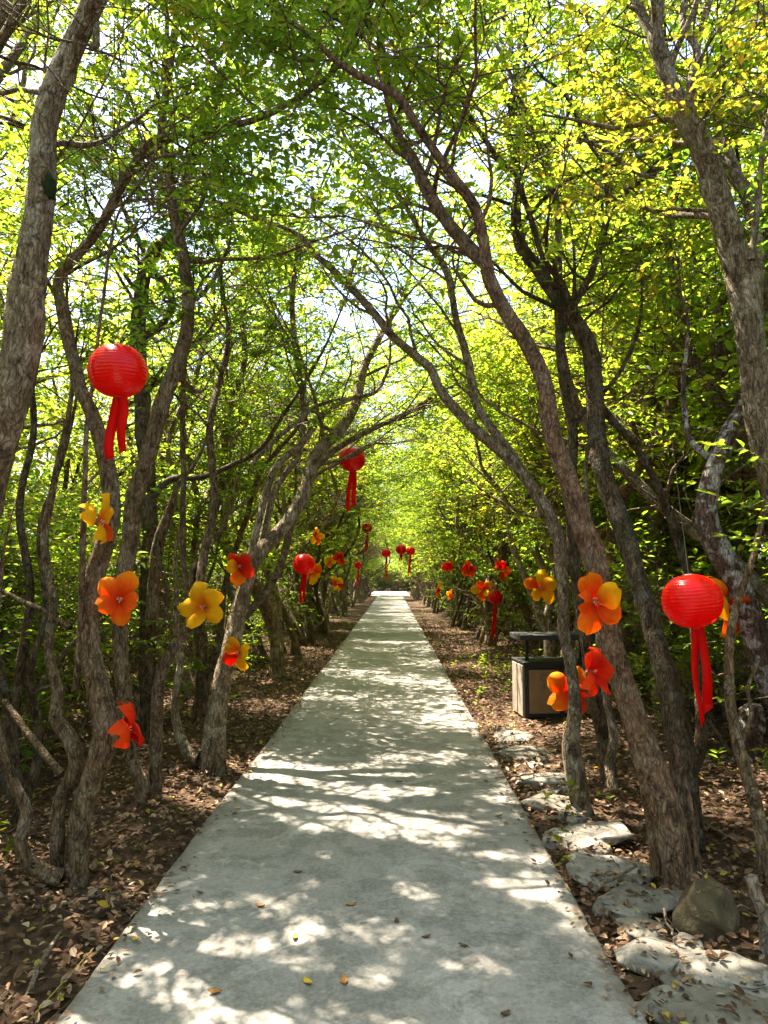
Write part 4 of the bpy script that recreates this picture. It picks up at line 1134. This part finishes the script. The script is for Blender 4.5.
mb = MB()
x, y = side_points(85000, 24, 5.0, 1.9)
ang = rg.uniform(0, 2 * PI, len(x))
P = np.stack((x, y, ground_z(x, y) + rg.uniform(.004, .035, len(x))), -1)
D = np.stack((np.cos(ang), np.sin(ang), rg.normal(0, .28, len(x))), -1)
Nn = UPV + rg.normal(0, .45, (len(x), 3))
ll = rg.uniform(.02, .062, len(x))
leaves(mb, P, D, Nn, ll, ll * rg.uniform(.4, .62, len(x)), 0, .3, -.12)

n_ = 1500; x_, y_ = side_points(n_, 16, 4.5); a_ = rg.uniform(0, 6.28, n_); l_ = rg.uniform(.08, .38, n_)
A_ = np.stack((x_, y_, ground_z(x_, y_) + .012), -1); B_ = A_ + np.stack((np.cos(a_) * l_, np.sin(a_) * l_, rg.normal(.012, .02, n_)), -1)
ok_ = (B_[:, 0] < PXL) | (B_[:, 0] > PXR)
prisms(mb, A_[ok_], B_[ok_], .0032)
n_ = 900; y_ = 1.5 + 16 * rg.random(n_) ** 1.5; w_ = np.abs(rg.normal(0, .07, n_)); a_ = rg.uniform(0, 6.28, n_); l_ = rg.uniform(.012, .045, n_)
x_ = np.where(rg.random(n_) < .5, PXL + .012 + w_, PXR - .012 - w_)
leaves(mb, np.stack((x_, y_, np.full(n_, PZ + .008)), -1), np.stack((np.cos(a_), np.sin(a_), np.abs(rg.normal(.05, .1, n_))), -1), UPV + rg.normal(0, .2, (n_, 3)), l_, l_ * .5, 0, .25, -.1)
q_ = np.concatenate(ON_STONE); q_ = q_[(rg.random(len(q_)) < .8) & ((q_[:, 0] > PXR + .03) | (q_[:, 0] < PXL - .03))]; a_ = rg.uniform(0, 6.28, len(q_)); l_ = rg.uniform(.018, .05, len(q_))
leaves(mb, q_, np.stack((np.cos(a_), np.sin(a_), rg.normal(.05, .2, len(q_))), -1), UPV + rg.normal(0, .3, (len(q_), 3)), l_, l_ * .5, 0, .3, -.12)
tag(mb.build('leaf_litter', M_LITTER), 'brown dry leaf litter covering the ground on both sides of the path', 'leaf litter', None, 'stuff')

# fallen sticks and the stub
STICK = [((592, 892), (636, 866), .10, .012, 'short brown stick lying across the flat stones at right', .09),
         ((690, 774), (737, 757), .06, .009, 'pale straight stick on the ground right of the fluted trunk', .05),
         ((120, 826), (154, 815), .03, .008, 'short stick in the litter near the curved root tree', .02),
         ((28, 996), (62, 930), .03, .010, 'dark stick lying in the litter at the bottom left', .03),
         ((60, 905), (140, 890), .03, .006, 'thin twig lying in front of the crooked left tree', .02),
         ((672, 935), (664, 908), .05, .007, 'broken dark twig stuck between the stones by the mossy boulder', .14),
         ((690, 815), (740, 842), .03, .008, 'twig lying in the shade between right-hand trunks', .02)]
for a, b, z, r, lab, z2 in STICK:
    A = gnd(*a, z); B = gnd(*b, z2); c = (A + B) / 2; rgs = np.random.default_rng(int(a[0]))
    P = spline(np.array((A, (A * 2 + B) / 3 + rgs.normal(0, .012, 3), (A + B * 2) / 3 + rgs.normal(0, .012, 3), B)), .03)
    mb = MB(); tube(mb, P, np.linspace(r, r * .6, len(P)), 7, .1, rgs)
    mid = P[len(P) // 2]; prisms(mb, mid[None], (mid + nrm(B - A + rgs.normal(0, .4, 3)) * .09)[None], r * .4)
    o = mb.build('fallen_branch', M_STICK, None, c); o.location = c
    tag(o, lab, 'stick', 'sticks fallen on the ground')
p = gnd(764, 945, 0); mb = MB(); rgs = np.random.default_rng(4)
P = spline(np.array(((0, 0, -.05), (.01, 0, .1), (-.015, .01, .2), (-.03, .02, .27))), .03)
tube(mb, P, np.linspace(.022, .026, len(P)), 10, .12, rgs, 0, .3)
o = mb.build('stub', M_STICK); o.location = p
tag(o, 'short knobbly cut sapling stub at the right picture edge beside the mossy boulder', 'stub')
p = gnd(752, 765, 0); mb = MB(); P = spline(np.array(((0, 0, -.05), (-.01, .02, .18), (.02, 0, .36), (.0, 0, .47))), .04)
tube(mb, P, np.linspace(.12, .085, len(P)), 14, .14, np.random.default_rng(6), 0, .6)
o = mb.build('stump', BARK_W); o.location = p
tag(o, 'pale tree stump behind the thin brown trunk at right', 'stump')
p = gnd(218, 775, 0); mb = MB(); P = spline(np.array(((0, 0, -.05), (.005, 0, .06), (.0, .01, .15))), .03)
tube(mb, P, np.linspace(.052, .043, len(P)), 12, .1, np.random.default_rng(7), 0, .3)
o = mb.build('stump', BARK); o.location = p
tag(o, 'small cut stump by the left path edge at the foot of the arching grey tree', 'stump')


# ------------------------------------------------------------------ lanterns
def lantern_proto():
    root = empty('lantern')
    mb = MB(); rings, seg = 89, 48
    t = np.linspace(.10, PI - .10, rings)[:, None]; az = (np.arange(seg) * 2 * PI / seg)[None]
    rib = 1 + .016 * np.abs(np.sin(np.arange(rings) * PI / 4))[:, None] + .012 * np.sin(az * 8) * np.sin(t) ** 2 * .6
    R = LD / 2
    V = np.stack((R * np.sin(t) ** .86 * rib * np.cos(az), R * np.sin(t) ** .86 * rib * np.sin(az), R * .93 * np.cos(t) * np.ones_like(az)), -1)
    i, j = np.meshgrid(np.arange(rings - 1), np.arange(seg), indexing='ij'); j2 = (j + 1) % seg
    mb.add(V.reshape(-1, 3), np.stack((i * seg + j, (i + 1) * seg + j, (i + 1) * seg + j2, i * seg + j2), -1))
    sh = mb.build('shade', M_RED, root)
    ch = [sh]
    for z, nm in ((R * .93, 'top_ring'), (-R * .93, 'bottom_ring')):
        mb = MB(); a = np.linspace(0, 2 * PI, 25)
        tube(mb, np.stack((np.cos(a) * .018, np.sin(a) * .018, np.full_like(a, z)), -1), np.full(25, .003), 6, 0, None, 0, 0, False)
        ch.append(mb.build(nm, M_STRING, root))
    for sx, ln, sw in ((-1, 1.0, .3), (1, .88, -.2)):
        mb = MB(); n = 26; s = np.linspace(0, 1, n)
        x = sx * (.012 + .022 * s + .014 * np.sin(s * 4 + sx)); yv = .02 * np.sin(s * 7 + sx) * s; zv = -R * .92 - s * ln
        hw = .025; tw = .35 * np.sin(s * 3 + sx) + sw
        dx, dy = np.cos(tw) * hw, np.sin(tw) * hw
        V = []
        for e, o in ((-1, 0), (1, 0), (1, .0012), (-1, .0012)):
            V.append(np.stack((x + e * dx, yv + e * dy + o, zv + (e * .035 * (s > .999))), -1))
        V = np.stack(V, 1).reshape(-1, 3)
        Q = []
        for k in range(n - 1):
            for q in range(4):
                Q.append((k * 4 + q, k * 4 + (q + 1) % 4, k * 4 + 4 + (q + 1) % 4, k * 4 + 4 + q))
        mb.add(V, Q)
        ch.append(mb.build('ribbon', M_RIB, root))
    mb = MB(); prisms(mb, [(0, 0, R * .9)], [(0.01, 0.0, R * .9 + .75)], .003)
    ch.append(mb.build('string', M_STRING, root))
    reg(root, *ch)
    tag(root, 'lantern', 'lantern', 'red lanterns strung along the path')
    return root


lp = lantern_proto()
for n_, (p, Yd, rl, lab) in enumerate(L_INFO):
    o = lp if n_ == 0 else dup(lp, p)
    o.location = p; o.rotation_euler = (rr.uniform(-.05, .05), rr.uniform(-.05, .05), rr.uniform(-.5, .5))
    if n_ == 0: o.rotation_euler = (.03, -.02, .05)
    if n_ == 9: o.rotation_euler = (0, -.1, .1)
    o['label'] = 'red ' + lab
    for c in kids(o):
        if c.name.startswith('ribbon'):
            R = LD / 2; s = max(rl, .08)
            c.scale = (1 if Yd < 9 else .8, 1, s); c.location = (0, 0, -R * .92 * (1 - s))
lp['label'] = 'red ' + LANT[0][4]


# ------------------------------------------------------------------ flowers
def petal_mesh(rng, k, big=1.0):
    mb = MB(); nu, nv = 9, 11
    u = np.linspace(-1, 1, nu)[None]; v = np.linspace(0, 1, nv)[:, None]
    L = .150 * big; wd = .068 * big * np.sin(PI * np.clip(v * .86 + .07, 0, 1)) ** .62 * (.55 + .62 * v)
    curl = rng.uniform(-.05, .06); tw_ = rng.uniform(-.5, .5); nt_ = rng.uniform(-.03, .05)
    x = u * wd
    z = .012 + L * v * (1 - .10 * u ** 2 * v - nt_ * np.exp(-(u / .3) ** 2) * v ** 3)
    yv = -(.055 * np.sin(v * PI * .75)) + curl * v ** 3 + .030 * u ** 2 * v + .012 * np.sin(u * 4 + k) * v ** 2 + tw_ * u * wd * v
    th = .0015
    V = np.stack((x * np.ones_like(v), yv * np.ones_like(u), z * np.ones_like(u)), -1)
    V = np.concatenate((V.reshape(-1, 3), (V + (0, th, 0)).reshape(-1, 3)))
    i, j = np.meshgrid(np.arange(nv - 1), np.arange(nu - 1), indexing='ij'); q = i * nu + j
    Q = np.stack((q, q + 1, q + 1 + nu, q + nu), -1).reshape(-1, 4)
    Q = np.concatenate((Q, Q[:, ::-1] + nu * nv))
    return V, Q


PM = {'o': M_P_ORANGE, 'r': M_P_RED, 'y': M_P_YEL}
rf = np.random.default_rng(31)
for n_, (p, sc, pal, yaw, tilt, lab) in enumerate(F_INFO):
    root = empty('flower', p)
    # the face looks back along the path towards the viewer; yaw turns it aside, tilt nods it
    root.rotation_euler = (rf.uniform(-.25, .15), tilt * .6, yaw)
    sc *= .90 if p[1] < 8 else .78
    root.scale = (sc, sc, sc)
    ch = []
    off = tilt + rf.uniform(-.2, .2)
    for k in range(5):
        V, Q = petal_mesh(rf, k, rf.uniform(.9, 1.18))
        op = rf.choice((-.1, .1, .35, .6)) + rf.uniform(-.12, .12)     # how far the petal opens forward
        ca, sa = math.cos(op), math.sin(op)
        V = np.stack((V[:, 0], V[:, 1] * ca - V[:, 2] * sa * .55, V[:, 2] * ca + V[:, 1] * sa), 1)
        V[:, 1] += .0035 * k
        a = off + k * 2 * PI / 5 + rf.uniform(-.2, .2); ca, sa = math.cos(a), math.sin(a)
        V = np.stack((V[:, 0] * ca + V[:, 2] * sa, V[:, 1], -V[:, 0] * sa + V[:, 2] * ca), 1)
        mb = MB(); mb.add(V, Q); ch.append(mb.build('petal', PM[pal[k]], root))
    mb = MB()
    for q in range(9):
        d = np.array((rf.normal(0, .45), -1, rf.normal(0, .45))); d = nrm(d) * rf.uniform(.02, .035)
        tip = np.array((0, -.006, 0)) + d
        prisms(mb, [(0, 0, 0)], [tip], .0016); blob(mb, tip, (.0035,) * 3, rf, 6, 5, .05)
    ch.append(mb.build('stamen', M_STAMEN, root))
    mb = MB(); blob(mb, (0, .016, 0), (.018, .02, .018), rf, 8, 6, .1)
    ch.append(mb.build('calyx', M_STRING, root))
    mb = MB(); prisms(mb, [(0, .02, .0)], [(.02, .04, .42)], .0015)
    ch.append(mb.build('string', M_STRING, root))
    reg(root, *ch)
    tag(root, lab, 'flower', 'artificial flowers hung in the trees')

# ------------------------------------------------------------------ waste bin
A = gnd(525, 721, 0); B = gnd(511, 713, 0)
dirb = nrm(B - A); rotb = math.atan2(dirb[1], dirb[0]) - PI / 2
root = empty('waste_bin', (A[0], A[1], float(ground_z(A[0], A[1]))), rotb * .55)
tag(root, 'roofed twin waste bin with tan panels and dark metal frame behind the thin trunk', 'bin')
W_, D_, H_ = .82, .46, .60
ch = []
mb = MB(); mb.box((W_ / 2, D_ / 2, .33), (W_ - .05, D_ - .05, .50), 0, 0, .01)
ch.append(mb.build('body', M_METAL, root))
mb = MB()
for x in (.02, W_ / 2, W_ - .02):
    for yv in (.0, D_):
        mb.box((x, yv, .30), (.045, .04, .60))
for yv in (.0, D_):
    mb.box((W_ / 2, yv - .003 if yv == 0 else yv + .003, .578), (W_ + .01, .034, .05)); mb.box((W_ / 2, yv, .045), (W_ - .05, .03, .04))
ch.append(mb.build('frame', M_METAL, root))
for x0 in (.045, W_ / 2 + .025):
    mb = MB(); mb.box((x0 + .17, -.004, .305), (.335, .022, .47)); pn = mb.build('front_panel', M_TAN, root); ch.append(pn)
    mb = MB(); a = np.linspace(0, 2 * PI, 22)
    tube(mb, np.stack((x0 + .17 + np.cos(a) * .034, np.full(22, -.016), .455 + np.sin(a) * .034), -1), np.full(22, .0035), 5, 0, None, 0, 0, False)
    mb.box((x0 + .17, -.016, .372), (.006, .004, .08), 0, 0, .001)
    mk = mb.build('emblem', M_MARK, pn); reg(pn, mk)
for k in range(2):
    mb = MB(); mb.box((-.006, .115 + k * .225, .31), (.022, .20, .55)); ch.append(mb.build('side_panel', M_PLANK, root))
mb = MB(); mb.box((W_ / 2, D_ / 2, .612), (W_ + .03, D_ + .03, .022)); lid = mb.build('top', M_METAL, root); ch.append(lid)
for x in (.10, W_ - .10):
    mb = MB(); mb.box((x, D_ / 2, .74), (.035, .035, .235), 0, 0, .004); ch.append(mb.build('post', M_METAL, root))
mb = MB(); mb.box((W_ / 2 - .02, D_ / 2 - .01, .885), (W_ + .04, D_ - .02, .06)); ch.append(mb.build('roof', simple('bin_roof', (.035, .035, .033), .6, .3), root))
reg(root, *ch)

# ------------------------------------------------------------------ light
w = bpy.data.worlds.new('World'); S.world = w; w.use_nodes = True
nt = w.node_tree; nt.nodes.clear()
out = nt.nodes.new('ShaderNodeOutputWorld'); bg = nt.nodes.new('ShaderNodeBackground'); sky = nt.nodes.new('ShaderNodeTexSky')
sky.sky_type = 'NISHITA'; sky.sun_disc = False; sky.sun_elevation = SUN_EL
sky.sun_rotation = math.atan2(SUN_DIR[0], SUN_DIR[1])
sky.air_density = 1.0; sky.dust_density = 2.0
bg.inputs['Strength'].default_value = .10
nt.links.new(sky.outputs[0], bg.inputs[0]); nt.links.new(bg.outputs[0], out.inputs[0])
sl = bpy.data.lights.new('sun', 'SUN'); sl.energy = 5.0; sl.angle = math.radians(.53); sl.color = (1, .91, .76)
so = bpy.data.objects.new('sun', sl); C.objects.link(so)
vec = Vector((SUN_DIR[0] * math.cos(SUN_EL), SUN_DIR[1] * math.cos(SUN_EL), math.sin(SUN_EL)))
so.rotation_euler = vec.to_track_quat('Z', 'Y').to_euler(); so.location = vec * 40

S.view_settings.view_transform = 'Standard'; S.view_settings.look = 'None'
S.view_settings.exposure = 2.76; S.view_settings.gamma = 1; S.view_settings.use_curve_mapping = False
S.render.engine = 'CYCLES'
cy = S.cycles
cy.max_bounces = 7; cy.diffuse_bounces = 5; cy.glossy_bounces = 2; cy.transmission_bounces = 5
cy.use_denoising = True
cy.sample_clamp_indirect = 6
cy.caustics_reflective = False; cy.caustics_refractive = False
print('leaf tris', sum(len(m.polygons) for m in bpy.data.meshes) * 2, 'objects', len(bpy.data.objects))
